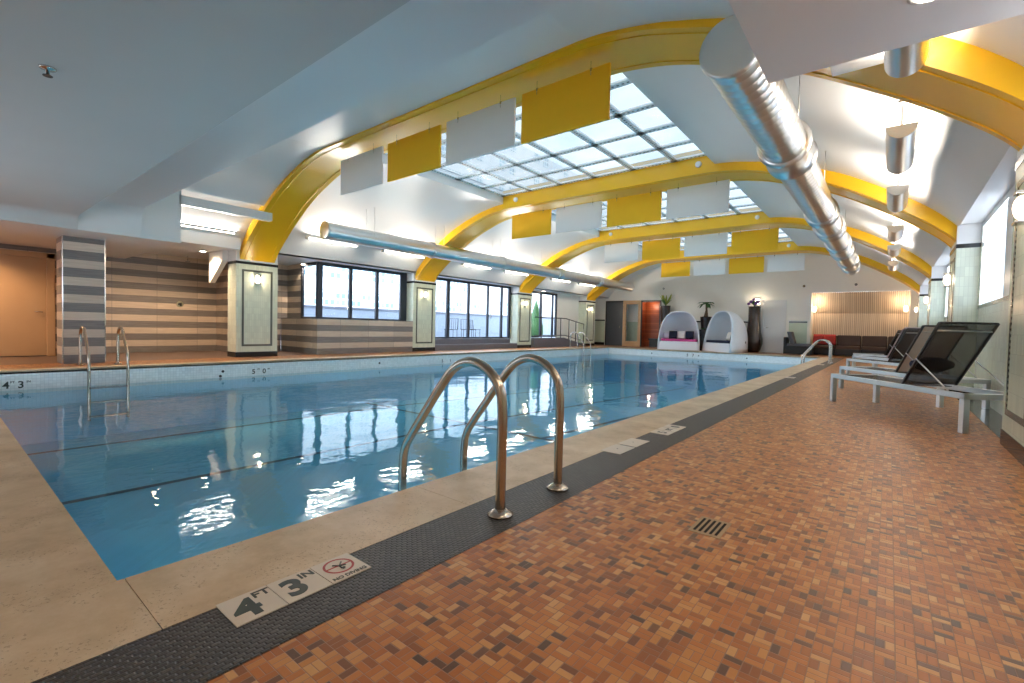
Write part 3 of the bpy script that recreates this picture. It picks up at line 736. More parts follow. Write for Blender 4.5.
bm = BM(); box(bm, -15.5, -12.95, 2.15, 2.24, 0, 2.44); struct('wall_left_4', bm, 'stripe', 'partition behind the striped column', 'wall')
# door at far left
d = thing('door_1', 'tall pale door with warm light at the far left', 'door', (-14.9, .86, 0)); d['kind'] = 'structure'
bm = BM(); box(bm, .0, .03, -.9, .84, .02, 2.2); leaf_ = mk('door_leaf', bm, 'doortan', d, bevel=.004)
bm = BM(); box(bm, .0, .07, .84, .98, 0, 2.32); box(bm, .0, .07, -1.04, -.9, 0, 2.32); box(bm, .0, .07, -1.04, .98, 2.2, 2.32); mk('door_frame', bm, 'doortan', d, bevel=.01)
bm = BM(); cyl(bm, (.03, .76, 1.0), (.09, .76, 1.0), .012); cyl(bm, (.085, .76, 1.0), (.085, .64, 1.0), .01); mk('door_handle', bm, 'chrome', leaf_)
bm = BM(); box(bm, .005, .05, .84, .86, .1, .28); mk('hinge', bm, 'black', d)
# sloped bulkhead
t = thing('sloped_bulkhead', 'white slanted boxed bulkhead beside the first pilaster', 'bulkhead', (-13.4, 4.62, 0))
bm = BM(); a = [(-.48, 0, 2.65), (-.48, 0, 1.88), (-.40, 0, 1.88), (.42, 0, 2.40), (.42, 0, 2.65)]
v0 = [bm.verts.new(p) for p in a]; v1 = [bm.verts.new((x, y+.12, z)) for x, y, z in a]; bm.faces.new(v0); bm.faces.new(v1[::-1])
for i in range(5): bm.faces.new((v0[i], v1[i], v1[(i+1) % 5], v0[(i+1) % 5]))
mk('casing', bm, 'cream', t)
# shower fittings
t = thing('shower_valve', 'round chrome shower valve on the striped alcove wall', 'shower valve', (XB, 4.44, 1.33))
bm = BM(); cyl(bm, (0, 0, 0), (.015, 0, 0), .085, seg=24); mk('plate', bm, 'chrome', t)
bm = BM(); cyl(bm, (.015, 0, 0), (.06, 0, 0), .035, seg=20); tube(bm, [(.055, 0, 0), (.06, .03, -.05)], .012); mk('lever', bm, 'black', t)
t = thing('ceiling_shower', 'small chrome shower head hanging from the alcove soffit', 'shower head', (-14.9, 4.45, 2.62))
bm = BM(); cyl(bm, (0, 0, 0), (0, 0, -.12), .012); mk('arm', bm, 'chrome', t); bm = BM(); cyl(bm, (0, 0, -.12), (0, 0, -.15), .03, .06); mk('rose', bm, 'chrome', t)
t = thing('glass_screen', 'clear glass shower screen edged with metal beside the striped column', 'shower screen', (-13.0, 2.30, 0))
bm = BM(); box(bm, -1.1, 0, -.004, .004, .01, 2.3); mk('pane', bm, 'glass', t); bm = BM(); box(bm, -1.1, .0, -.012, .012, 2.3, 2.33); mk('top_rail', bm, 'chrome', t)

# windows, left side
def frame_rect(bm, x0, x1, ya, yb, za, zb, q): 
    box(bm, x0, x1, ya, yb, za, za+q); box(bm, x0, x1, ya, yb, zb-q, zb); box(bm, x0, x1, ya, ya+q, za+q, zb-q); box(bm, x0, x1, yb-q, yb, za+q, zb-q)
w = thing('window_1', 'dark framed corner window of three panes above the striped half wall', 'window', (-12.85, 7.03, 1.02)); w['kind'] = 'structure'
bm = BM(); box(bm, -.08, 0, 0, 3.21, 0, .05); box(bm, -.08, 0, 0, 3.21, 1.54, 1.645)
for y0_, y1_ in ((0, .17), (1.04, 1.14), (1.99, 2.09), (2.95, 3.21)): box(bm, -.08, 0, y0_, y1_, .05, 1.54)
box(bm, -.95, -.08, 0, .06, 0, .05); box(bm, -.95, -.08, 0, .06, 1.54, 1.645); box(bm, -.95, -.85, 0, .06, .05, 1.54)
mk('window_frame', bm, 'frame_dark', w, bevel=.004)
for a, b in ((.17, 1.04), (1.14, 1.99), (2.09, 2.95)):
    bm = BM(); quad(bm, (-.04, a, .05), (-.04, b, .05), (-.04, b, 1.54), (-.04, a, 1.54)); mk('pane', bm, 'glass', w, fix=False)
bm = BM(); quad(bm, (-.85, .03, .05), (-.08, .03, .05), (-.08, .03, 1.54), (-.85, .03, 1.54)); mk('pane', bm, 'glass', w, fix=False)
w = thing('window_2', 'dark framed sliding glass doors above two grey steps', 'window', (-12.9, 11.2, .42)); w['kind'] = 'structure'
bm = BM(); box(bm, -.08, 0, 0, 4.72, 0, .06); box(bm, -.08, 0, 0, 4.72, 2.14, 2.26)
for y, q in ((1.04, .07), (2.14, .05), (3.28, .04), (4.16, .05), (4.67, .06)): box(bm, -.08, 0, y-q, y+q, .06, 2.14)
mk('door_frame', bm, 'frame_dark', w, bevel=.004)
for a, b in ((0, .97), (1.11, 2.09), (2.19, 3.24), (3.32, 4.11), (4.21, 4.61)):
    bm = BM(); quad(bm, (-.04, a, .06), (-.04, b, .06), (-.04, b, 2.14), (-.04, a, 2.14)); mk('pane', bm, 'glass', w, fix=False)
bm = BM(); box(bm, .0, .03, 3.40, 3.43, .8, 1.1); mk('door_handle', bm, 'alu', w)
w = thing('window_3', 'dark framed glazed doors behind the ramp railing', 'window', (-12.9, 16.9, .46)); w['kind'] = 'structure'
bm = BM(); box(bm, -.08, 0, 0, 2.7, 0, .06); box(bm, -.08, 0, 0, 2.7, 2.04, 2.14)
for y, q in ((1.35, .07), (2.35, .05), (2.65, .06)): box(bm, -.08, 0, y-q, y+q, .06, 2.04)
mk('window_frame', bm, 'frame_dark', w, bevel=.004)
for a, b in ((0, 1.28), (1.42, 2.30), (2.40, 2.60)):
    bm = BM(); quad(bm, (-.04, a, .06), (-.04, b, .06), (-.04, b, 2.04), (-.04, a, 2.04)); mk('pane', bm, 'glass', w, fix=False)
bm = BM()
quad(bm, (-12.95, 16.9, 2.6), (-12.95, 19.6, 2.6), (-12.95, 19.6, 2.66), (-12.95, 16.9, 2.66))
quad(bm, (-12.95, 19.6, 0), (-12.95, 21.8, 0), (-12.95, 21.8, 2.66), (-12.95, 19.6, 2.66))
quad(bm, (-13.6, 22.7, 0), (-13.6, 24.2, 0), (-13.6, 24.2, 2.66), (-13.6, 22.7, 2.66)); quad(bm, (-13.6, 22.7, 0), (-12.9, 22.7, 0), (-12.9, 22.7, 2.66), (-13.6, 22.7, 2.66))
quad(bm, (-12.95, 15.9, 0), (-12.95, 17.0, 0), (-12.95, 17.0, 2.66), (-12.95, 15.9, 2.66)); quad(bm, (-12.95, 10.2, 0), (-12.95, 11.25, 0), (-12.95, 11.25, 2.66), (-12.95, 10.2, 2.66))
struct('wall_left_5', bm, 'cream', 'cream left wall beyond the glazed doors', 'wall')
# steps and ramp
t = thing('entry_steps', 'two dark grey steps below the sliding glass doors', 'steps', (FXL, 11.23, 0))
bm = BM(); box(bm, -.44, .02, .01, 4.70, 0, .21); mk('step', bm, 'darkstep', t, bevel=.008); bm = BM(); box(bm, -.44, -.22, .01, 4.50, .21, .42); mk('step', bm, 'darkstep', t, bevel=.008)
t = thing('access_ramp', 'dark grey access ramp beside the third pilaster', 'ramp', (FXL, 17.0, 0))
bm = BM(); a = [(0, 0), (4.6, 0), (4.6, .06), (2.5, .44), (0, .44)]
v0 = [bm.verts.new((-.44, y, z)) for y, z in a]; v1 = [bm.verts.new((.12, y, z)) for y, z in a]; bm.faces.new(v0); bm.faces.new(v1[::-1])
for i in range(5): bm.faces.new((v0[i], v1[i], v1[(i+1) % 5], v0[(i+1) % 5]))
mk('slope', bm, 'darkstep', t)
t = thing('ramp_railing', 'black metal railing with posts along the access ramp', 'railing', (-12.34, 17.0, 0))
bm = BM(); tube(bm, [(0, .0, 1.38), (0, 2.55, 1.38), (0, 4.3, 1.14), (0, 4.3, .1)], .024, 8); mk('top_rail', bm, 'black', t)
bm = BM(); tube(bm, [(0, .0, .56), (0, 2.5, .56), (0, 4.3, .26)], .018, 8); mk('lower_rail', bm, 'black', t)
for y, z0, z1 in ((.5, .44, 1.38), (1.35, .44, 1.38), (2.1, .44, 1.38), (2.85, .37, 1.33), (3.5, .25, 1.25)):
    bm = BM(); cyl(bm, (0, y, z0), (0, y, z1), .022, seg=8); mk('post', bm, 'black', t)

# ---------------------------------------------------------------- far wall
YF = 24.2
bm = BM()
def fw(x0, x1, z0, z1, y=YF): quad(bm, (x0, y, z0), (x1, y, z0), (x1, y, z1), (x0, y, z1))
fw(-14, -12.62, 0, 4.75); fw(-12.62, -9.42, 2.50, 4.75); fw(-9.42, -2.70, 0, 4.75); fw(-2.70, .60, 2.70, 4.75); fw(.60, 1.6, 0, 4.75)
quad(bm, (-2.70, YF, 0), (-2.70, YF+.9, 0), (-2.70, YF+.9, 2.70), (-2.70, YF, 2.70)); quad(bm, (.60, YF, 0), (.60, YF+.9, 0), (.60, YF+.9, 2.70), (.60, YF, 2.70))
struct('wall_back', bm, 'cream', 'cream end wall under the vault', 'wall')
bm = BM(); quad(bm, (-2.70, YF+.75, 0), (.60, YF+.75, 0), (.60, YF+.75, 1.82), (-2.70, YF+.75, 1.82)); quad(bm, (-2.70, YF+.75, 1.82), (.60, YF+.75, 1.82), (.60, YF+.02, 2.70), (-2.70, YF+.02, 2.70))
struct('wall_back_2', bm, 'slats', 'vertical timber slat lining of the sofa recess', 'wall')
for i, (xa, xb) in enumerate(((-13.57, -12.66), (-3.52, -2.82))):
    t = thing('wainscot_panel', ('pale green tiled dado with black cap left of the grey door', 'pale green tiled dado with black cap beside the sofa recess')[i], 'dado', (xa, YF, 0))
    bm = BM(); box(bm, 0, xb-xa, -.02, -.001, .16, 1.38); mk('tiles', bm, 'wainscot', t); bm = BM(); box(bm, 0, xb-xa, -.03, -.001, 1.38, 1.45); mk('black_cap', bm, 'blacktile', t); bm = BM(); box(bm, 0, xb-xa, -.03, -.001, 0, .16); mk('black_base', bm, 'blacktile', t)
bm = BM(); box(bm, -8.9, -4.75, YF-.015, YF, 1.36, 1.42); struct('trim_7', bm, 'blacktile', 'thin black dado line on the end wall behind the daybeds', 'trim')
# grey door, timber window, sauna
d = thing('door_2', 'slate grey door in the far left of the end wall', 'door', (-12.6, YF, 0)); d['kind'] = 'structure'
bm = BM(); box(bm, .06, 1.04, -.03, .03, .0, 2.42); leaf_ = mk('door_leaf', bm, 'doorgrey', d); bm = BM(); box(bm, 0, .06, -.06, .02, 0, 2.5); box(bm, 0, 1.06, -.06, .02, 2.42, 2.5); mk('door_frame', bm, 'black', d)
bm = BM(); cyl(bm, (.90, -.03, 1.05), (.90, -.09, 1.05), .025); mk('door_handle', bm, 'chrome', leaf_)
w = thing('window_4', 'pale timber framed glass panel between grey door and sauna', 'window', (-11.52, YF, 0)); w['kind'] = 'structure'
bm = BM(); box(bm, -.02, .16, -.05, .03, 0, 2.5); box(bm, .86, 1.02, -.05, .03, 0, 2.5); box(bm, .16, .86, -.05, .03, 2.3, 2.5); box(bm, .16, .86, -.05, .03, 0, .28); mk('window_frame', bm, 'palewood', w)
bm = BM(); quad(bm, (.16, 0, .28), (.86, 0, .28), (.86, 0, 2.3), (.16, 0, 2.3)); mk('pane', bm, 'glass', w, fix=False)
bm = BM(); quad(bm, (0, .5, .0), (1, .5, .0), (1, .5, 1.35), (0, .5, 1.35)); mk('inner_dado', bm, 'wainscot', w, fix=False)
bm = BM(); quad(bm, (0, .5, 1.35), (1, .5, 1.35), (1, .5, 2.5), (0, .5, 2.5)); mk('inner_wall', bm, 'cream', w, fix=False)
bm = BM(); quad(bm, (0, 0, 0), (0, .5, 0), (0, .5, 2.5), (0, 0, 2.5)); quad(bm, (1, 0, 0), (1, .5, 0), (1, .5, 2.5), (1, 0, 2.5)); quad(bm, (0, 0, 2.5), (1, 0, 2.5), (1, .5, 2.5), (0, .5, 2.5)); mk('reveal', bm, 'cream', w, fix=False)
t = thing('sauna_cabin', 'red cedar lined sauna opening with dark bench in the end wall', 'sauna', (-10.50, YF, 0))
bm = BM(); quad(bm, (0, .6, 0), (1.06, .6, 0), (1.06, .6, 2.45), (0, .6, 2.45)); quad(bm, (0, 0, 0), (0, .6, 0), (0, .6, 2.45), (0, 0, 2.45)); quad(bm, (1.06, 0, 0), (1.06, .6, 0), (1.06, .6, 2.45), (1.06, 0, 2.45)); quad(bm, (0, 0, 2.44), (1.06, 0, 2.44), (1.06, .6, 2.44), (0, .6, 2.44)); mk('cedar_lining', bm, 'redwood', t, fix=False)
bm = BM(); box(bm, 0, .06, -.05, .02, 0, 2.5); box(bm, 1.02, 1.1, -.05, .02, 0, 2.5); box(bm, 0, 1.1, -.05, .02, 2.42, 2.5); mk('frame', bm, 'black', t)
bm = BM(); box(bm, .35, 1.0, .2, .6, .38, .46); box(bm, .4, .95, .25, .6, 0, .38); mk('bench', bm, 'black', t)
lamp('sauna_lamp', 'POINT', (.5, .25, 2.2), 4, WARM, .05, parent=t)
# white door
d = thing('door_3', 'white panel door with lever handle beside the bulging planter', 'door', (-4.61, YF, 0)); d['kind'] = 'structure'
bm = BM(); box(bm, .07, .90, -.03, .0, .01, 2.32); leaf_ = mk('door_leaf', bm, 'white', d, bevel=.004); bm = BM(); box(bm, 0, .07, -.05, 0, 0, 2.40); box(bm, .90, .97, -.05, 0, 0, 2.40); box(bm, 0, .97, -.05, 0, 2.32, 2.40); mk('door_frame', bm, 'white', d, bevel=.01)
bm = BM(); cyl(bm, (.16, -.03, 1.15), (.16, -.08, 1.15), .02); cyl(bm, (.16, -.08, 1.15), (.28, -.08, 1.15), .012); mk('door_handle', bm, 'chrome', leaf_)
# near end wall behind the camera and left close-off
bm = BM()
for xa, xb, za, zb in ((-16, -10.5, 0, 2.75), (-6.0, 1.6, 0, 2.75), (-10.5, -6.0, 0, .35), (-10.5, -6.0, 2.35, 2.75)): quad(bm, (xa, -3, za), (xb, -3, za), (xb, -3, zb), (xa, -3, zb))
struct('wall_front', bm, 'cream', 'cream wall behind the camera', 'wall')

w = thing('window_9', 'wide dark framed window added behind the camera for fill daylight', 'window', (-10.5, -3, .35)); w['kind'] = 'structure'  # unseen window, added to bring cool fill daylight to the near end
bm = BM(); box(bm, 0, 4.5, -.04, .04, 0, .06); box(bm, 0, 4.5, -.04, .04, 1.94, 2.0)
for i in range(4): box(bm, i*1.5-.03, i*1.5+.03, -.04, .04, .06, 1.94)
mk('window_frame', bm, 'frame_dark', w)
for i in range(3): bm = BM(); quad(bm, (i*1.5+.03, 0, .06), (i*1.5+1.47, 0, .06), (i*1.5+1.47, 0, 1.94), (i*1.5+.03, 0, 1.94)); mk('pane', bm, 'glass', w, fix=False)

# ---------------------------------------------------------------- lights of the room
def tube_light(x, y0, y1, z, label):
    t = thing('fluorescent_light', label, 'strip light', (x, (y0+y1)/2, z), 0, 'fluorescent strips along the left wall')
    h = (y1-y0)/2
    bm = BM(); cyl(bm, (.03, -h, -.02), (.03, h, -.02), .020, seg=10); mk('tube', bm, 'tube', t)
    bm = BM(); box(bm, -.05, .02, -h, h, -.01, .035); mk('batten', bm, 'white', t, bevel=.006)
    for s in (-1, 1): bm = BM(); box(bm, -.05, .06, s*h-.03, s*h+.03, -.05, .04); mk('end_cap', bm, 'alu', t, bevel=.006)
    lamp('tube_light', 'AREA', (.10, 0, .03), 24, SOFT, .1, h*1.9, (0, R(-145), 0), parent=t)
    return t
bayn = ['above the corner window', 'above the sliding doors', 'above the ramp']
k = 0
for (y0, y1) in ((6.2, 7.65), (8.55, 10.1), (11.9, 13.35), (14.2, 15.7), (17.5, 19.0), (19.9, 21.4)):
    tube_light(-11.86, y0, y1, 3.10, 'warm white fluorescent strip %s, %s of its pair' % (bayn[k//2], ('nearer', 'farther')[k % 2])); k += 1
tube_light(-12.24, 3.26, 4.62, 3.00, 'fluorescent strip in the light trough left of the first arch')

def down(x, y, z, label, e=22, ang=120, col=WARM):
    t = thing('recessed_downlight', label, 'downlight', (x, y, z), 0, 'recessed downlights in the soffits')
    bm = BM(); lathe(bm, [(.085, 0), (.085, -.006), (.06, -.008), (.06, 0)], seg=20); mk('trim_ring', bm, 'white', t)
    bm = BM(); cyl(bm, (0, 0, -.002), (0, 0, -.0095), .058, seg=20); mk('lens', bm, 'downlight', t)
    lamp('downlight_lamp', 'SPOT', (0, 0, -.03), e, col, .05, spot=ang, parent=t)
down(-13.45, 4.34, 2.62, 'glowing downlight in the shower alcove soffit', 60, 150, (1, .74, .50))
down(-13.6, 7.0, 2.62, 'glowing downlight left of the corner window', 70)
down(-12.75, 18.2, 2.62, 'glowing downlight above the ramp doors', 25)
down(.09, 2.82, 2.44, 'glowing downlight in the near right soffit at the top edge', 12, 150)
for i, (x, y) in enumerate(((.1, 1.1), (.1, -.7), (.1, -2.3))): down(x, y, 2.44, 'downlight in the right soffit above the camera, %s' % ('nearest', 'middle', 'rearmost')[i], 15, 150)
for i, (x, y) in enumerate(((-14.0, .35), (-13.9, -.8), (-13.6, 3.4))): down(x, y, 2.44 if y < 3.2 else 2.62, ('downlight before the far left door', 'downlight left of the far left door', 'second downlight in the shower alcove soffit')[i], 70, 150, (1, .66, .38))
for i, x in enumerate((-9.2, -6.6, -4.0)): down(x, -1.2, 2.68, 'downlight behind the camera, %s' % ('leftmost', 'middle', 'rightmost')[i], 7, 150)

# half-cylinder uplights in a row on the right
def uplight(y0, y1, label):
    t = thing('pendant_uplight', label, 'pendant light', (.02, y0, 2.9), 0, 'aluminium half round pendant uplights')
    L = y1-y0; bm = BM(); n = 16; r = .13
    a = [(-r*math.cos(PI*i/n), .13 - r*math.sin(PI*i/n)) for i in range(n+1)]
    v0 = [bm.verts.new((x, 0, z)) for x, z in a]; v1 = [bm.verts.new((x, L, z)) for x, z in a]
    for i in range(n): f = bm.faces.new((v0[i], v0[i+1], v1[i+1], v1[i])); f.smooth = True
    mk('trough', bm, 'alu', t, fix=False)
    for yy in (0, L):
        bm = BM(); q = [bm.verts.new((x, yy, z)) for x, z in a]; bm.faces.new(q); o = mk('end_plate', bm, 'cream', t, fix=False)
    bm = BM(); cyl(bm, (0, .1, .10), (0, L-.1, .10), .02, seg=10); mk('lamp', bm, 'uplamp', t)
    for yy in (.04, L-.04):
        bm = BM(); cyl(bm, (0, yy, .08), (0, yy, .40), .010, seg=8); mk('stem', bm, 'white', t)
        bm = BM(); lathe(bm, [(.07, .345), (.05, .375), (.02, .39)], (0, yy, 0), 20); mk('canopy', bm, 'white', t)
    o = lamp('uplight_lamp', 'AREA', (0, L/2, .135), 18, SOFT, .24, L*.9, (PI, 0, 0), parent=t)
    return t
for i, (a, b) in enumerate(((3.45, 4.75), (6.17, 7.55), (8.63, 9.85), (11.7, 12.95), (14.2, 15.3), (17.3, 18.7))):
    uplight(a, b, ('half round aluminium uplight partly hidden by the near soffit', 'half round uplight just beyond the first arch', 'half round uplight before the second arch', 'half round uplight beyond the second arch', 'half round uplight before the third arch', 'farthest half round uplight in the row')[i])

# ducts
def duct(name, label, x, z, r, y0, y1, sleeves, rods, mat='duct', zt=None):
    t = thing(name, label, 'air duct', (x, y0, z))
    bm = BM(); Lp = y1-y0-.08; nr = int(Lp/.14); st = Lp/nr; pf = []; rb_ = .003 if r > .23 else .0012
    for q in range(nr): pf += [(r, q*st), (r, (q+.80)*st), (r+rb_, (q+.86)*st), (r+rb_, (q+.93)*st)]
    pf.append((r, Lp)); rings = []
    for rr_, yy in pf: rings.append([bm.verts.new((rr_*math.cos(2*PI*i/40), .04+yy, rr_*math.sin(2*PI*i/40))) for i in range(40)])
    for ra, rb in zip(rings, rings[1:]):
        for i in range(40): f = bm.faces.new((ra[i], ra[(i+1) % 40], rb[(i+1) % 40], rb[i]))
    for f in bm.faces: f.smooth = True
    mk('pipe', bm, mat, t)
    for a in (0, y1-y0-.05):
        bm = BM(); lathe(bm, [(.01, 0), (r*.96, 0), (r*1.05, .004), (r*1.07, .03), (r*1.05, .05), (r*.9, .05)], seg=40); xform(bm, Matrix.Translation((0, a+.0, 0)) @ Matrix.Rotation(R(-90), 4, 'X')); mk('end_cap', bm, 'alu', t)
    for (a, b, rr) in sleeves:
        bm = BM()
        lathe(bm, [(r*.98, 0), (rr*1.08, 0), (rr*1.08, .03), (rr, .04), (rr, b-a-.04), (rr*1.08, b-a-.03), (rr*1.08, b-a), (r*.98, b-a)], seg=40)
        xform(bm, Matrix.Translation((0, a-y0, 0)) @ Matrix.Rotation(R(-90), 4, 'X')); mk('collar', bm, mat, t)
    for a in rods:
        bm = BM(); zt_ = zt - z
        for s in (-1, 1): cyl(bm, (s*r*.9, a-y0, 0), (s*r*.9, a-y0, zt_), .006, seg=6)
        mk('hanger_rod', bm, 'alu', t)
    return t
duct('ventilation_duct', 'large round silver spiral duct hanging on the right of the vault', -1.13, 3.30, .245, 4.25, 20.6, [(6.8, 7.4, .285), (10.9, 11.25, .27), (12.4, 12.95, .275), (14.7, 15.0, .27), (16.1, 16.5, .275), (18.3, 18.5, .27), (19.8, 20.0, .27)], (6.3, 9.1, 13.6, 17.6), zt=3.92)
d2 = duct('ventilation_duct', 'long slimmer silver duct hanging in front of the left windows', -10.55, 3.10, .205, 5.92, 22.9, [(9.25, 9.33, .215), (12.45, 12.53, .215), (15.9, 16.2, .225), (19.3, 19.5, .225)], (7.2, 9.6, 12.2, 14.6, 18.3), zt=3.88)

# sprinklers
def sprinkler(loc, label):
    t = thing('sprinkler_head', label, 'sprinkler', loc)
    bm = BM(); lathe(bm, [(.05, 0), (.045, -.012), (.012, -.016), (.012, -.05)], seg=16); mk('escutcheon', bm, 'chrome', t); bm = BM(); lathe(bm, [(.006, -.05), (.028, -.055), (.028, -.06)], seg=14); mk('deflector', bm, 'black', t)
sprinkler((-4.77, .56, 2.68), 'small chrome sprinkler head on the lower near ceiling')
for p, l in (((-9.3, YF-.03, 3.1), 'tiny sprinkler on the end wall, left one'), ((-3.0, YF-.03, 3.0), 'tiny sprinkler on the end wall, middle one'), ((-1.15, YF-.03, 3.0), 'small dark sensor below the right duct on the end wall')):
    t = thing('wall_sensor', l, 'sensor', p); bm = BM(); cyl(bm, (0, 0, 0), (0, .03, 0), .05, seg=14); mk('body', bm, 'black', t); bm = BM(); cyl(bm, (0, -.02, 0), (0, 0, 0), .02, seg=10); mk('lens', bm, 'chrome', t)

# ---------------------------------------------------------------- pool ladders
def ladder(y1_, y2_, edge, s, label, mat):
    # s = +1: pool lies towards -x of the edge (right-hand side); s=-1: pool towards +x
    t = thing('pool_ladder', label, 'pool ladder', (edge, (y1_+y2_)/2, 0), 0, 'grab rail pool ladders')
    prof = [(.61, .0), (.61, .25), (.61, .50), (.588, .61), (.51, .69), (.395, .722), (.28, .68), (.18, .575), (.06, .425), (-.05, .285), (-.105, .20), (-.125, .10), (-.128, -.1), (-.128, -.95)]
    for y in (y1_, y2_):
        yy = y-(y1_+y2_)/2
        bm = BM(); tube(bm, smoothpath([(s*x, yy, z) for x, z in prof], 5), .0245, 14); rl = mk('rail', bm, mat, t)
        bm = BM(); lathe(bm, [(.062, 0.0), (.062, .008), (.04, .02), (.026, .03)], (s*.61, yy, .002), 24); mk('flange', bm, mat, rl)
    for z in (-.36, -.62, -.88):
        bm = BM(); h = abs(y2_-y1_)/2; x0, x1 = sorted((s*-.17, s*-.09)); box(bm, x0, x1, -h, h, z-.015, z+.015); mk('tread', bm, 'black' if z > -.4 else mat, t, bevel=.006)
ladder(1.71, 2.21, XR, 1, 'curved steel ladder rails rising from the deck in the foreground', 'steel_warm')
ladder(1.80, 2.35, XL, -1, 'steel pool ladder in front of the striped column', 'steel_warm')
ladder(19.15, 19.8, XL, -1, 'steel pool ladder by the ramp at the far left corner', 'steel')
ladder(17.5, 18.05, XR, 1, 'steel pool ladder at the far right before the sofa', 'steel')

# ---------------------------------------------------------------- loungers
AN = math.atan2(.805, -.593)       # foot direction
def lounger(loc, label, back='sling', seat='sling'):
    # local: origin at near head corner; +x towards the foot, -y across
    t = thing('sun_lounger', label, 'sun lounger', loc, AN, 'sun loungers along the right wall')
    L, Wd, Z = 1.97, .62, .375; q = .025
    bm = BM(); box(bm, 0, L, -.045, 0, Z-.055, Z); box(bm, 0, L, -Wd, -Wd+.045, Z-.055, Z); box(bm, 0, .045, -Wd, 0, Z-.055, Z); box(bm, L-.045, L, -Wd, 0, Z-.055, Z); mk('frame', bm, 'alu_frame', t, bevel=.005)
    for x in (0, L-.055):
        for y in (0, -Wd+.055):
            bm = BM(); box(bm, x, x+.055, y-.055, y, 0, Z-.055); mk('leg', bm, 'alu_frame', t, bevel=.004)
    bm = BM(); box(bm, .80, L-.05, -Wd+.045, -.045, Z-.020, Z-.010); mk('seat_sling', bm, seat, t)
    # backrest frame, hinge at x=.75
    hx, dx, dz = .77, -.43, .655
    def P(u, y): return (hx+dx*u, y, Z+.015+dz*u)
    ln = math.hypot(dx, dz); nx, nz = dz/ln*.012, -dx/ln*.012
    bm = BM()
    def bar(p, r, w):
        tube(bm, [p, r], w, 4)
    for y in (-.03, -Wd+.03): bar(P(-.02, y), P(1, y), .016)
    bar(P(0, -.03), P(0, -Wd+.03), .012); bar(P(1, -.03), P(1, -Wd+.03), .014)
    bf = mk('back_frame', bm, 'black', t)
    bm = BM(); bar(P(.88, -.04), P(.88, -Wd+.04), .014); mk('cross_bar', bm, 'alu_frame', bf)
    bm = BM(); quad(bm, P(0, -.04), P(1, -.04), P(1, -Wd+.04), P(0, -Wd+.04)); o = mk('back_sling', bm, back, bf, fix=False); so = o.modifiers.new('s', 'SOLIDIFY'); so.thickness = .006
    for y in (-.012, -Wd+.012):
        bm = BM(); tube(bm, [P(.42, y), (.19, y, Z+.005)], .007, 8); mk('strut', bm, 'alu_frame', t)
    return t
place = [((.57, 6.07), 'nearest sun lounger with black mesh back raised', 'sling'), ((.53, 8.06), 'second sun lounger with beige sling back', 'beigefab'), ((.44, 11.3), 'third sun lounger, black mesh back', 'sling'), ((.44, 13.4), 'fourth sun lounger with a pale back, draped with a pink towel', 'pinktowel'), ((.36, 15.4), 'farthest sun lounger before the sofa recess', 'sling')]
for (x, y), l, b in place: lounger((x, y, 0), l, b)
# things lying on loungers
def on_lounger(base, lx, ly, z):
    c, s_ = math.cos(AN), math.sin(AN); return (base[0]+lx*c-ly*s_, base[1]+lx*s_+ly*c, z)
t = thing('bolster_pillow', 'dark navy gathered bolster leaning on the nearest lounger back', 'pillow', on_lounger(place[0][0], .74, -.30, .60), AN)
bm = BM(); pts = []; rr = []
for i in range(29):
    y = -.21+.42*i/28; pts.append((0, y, 0)); rr.append(.085*(1-.12*abs(math.sin(i*1.6)))*min(1, .45+4*(.21-abs(y))))
tube(bm, pts, rr, 18); mk('cover', bm, 'navy', t)
t = thing('beach_towel', 'pale pink and white towel draped over the fourth lounger back', 'towel', on_lounger(place[3][0], .75, -.31, .39), AN)
bm = BM(); pr2 = [(.02-.43*u/10*1.0+.045, .655*u/10) for u in range(11)] + [(-.43, .70)] + [(-.43*u/10-.035, .655*u/10-.01) for u in range(10, 1, -1)]
for (xa, za), (xb, zb) in zip(pr2, pr2[1:]): quad(bm, (xa, -.27, za), (xb, -.27, zb), (xb, .285, zb), (xa, .285, za))
bmesh.ops.remove_doubles(bm, verts=bm.verts, dist=1e-4)
o = mk('cloth', bm, 'pinktowel', t, fix=False); so = o.modifiers.new('s', 'SOLIDIFY'); so.thickness = .012
bm = BM(); box(bm, .06, .09, -.2, .1, 0, .12); mk('pink_end', bm, 'pink', t)

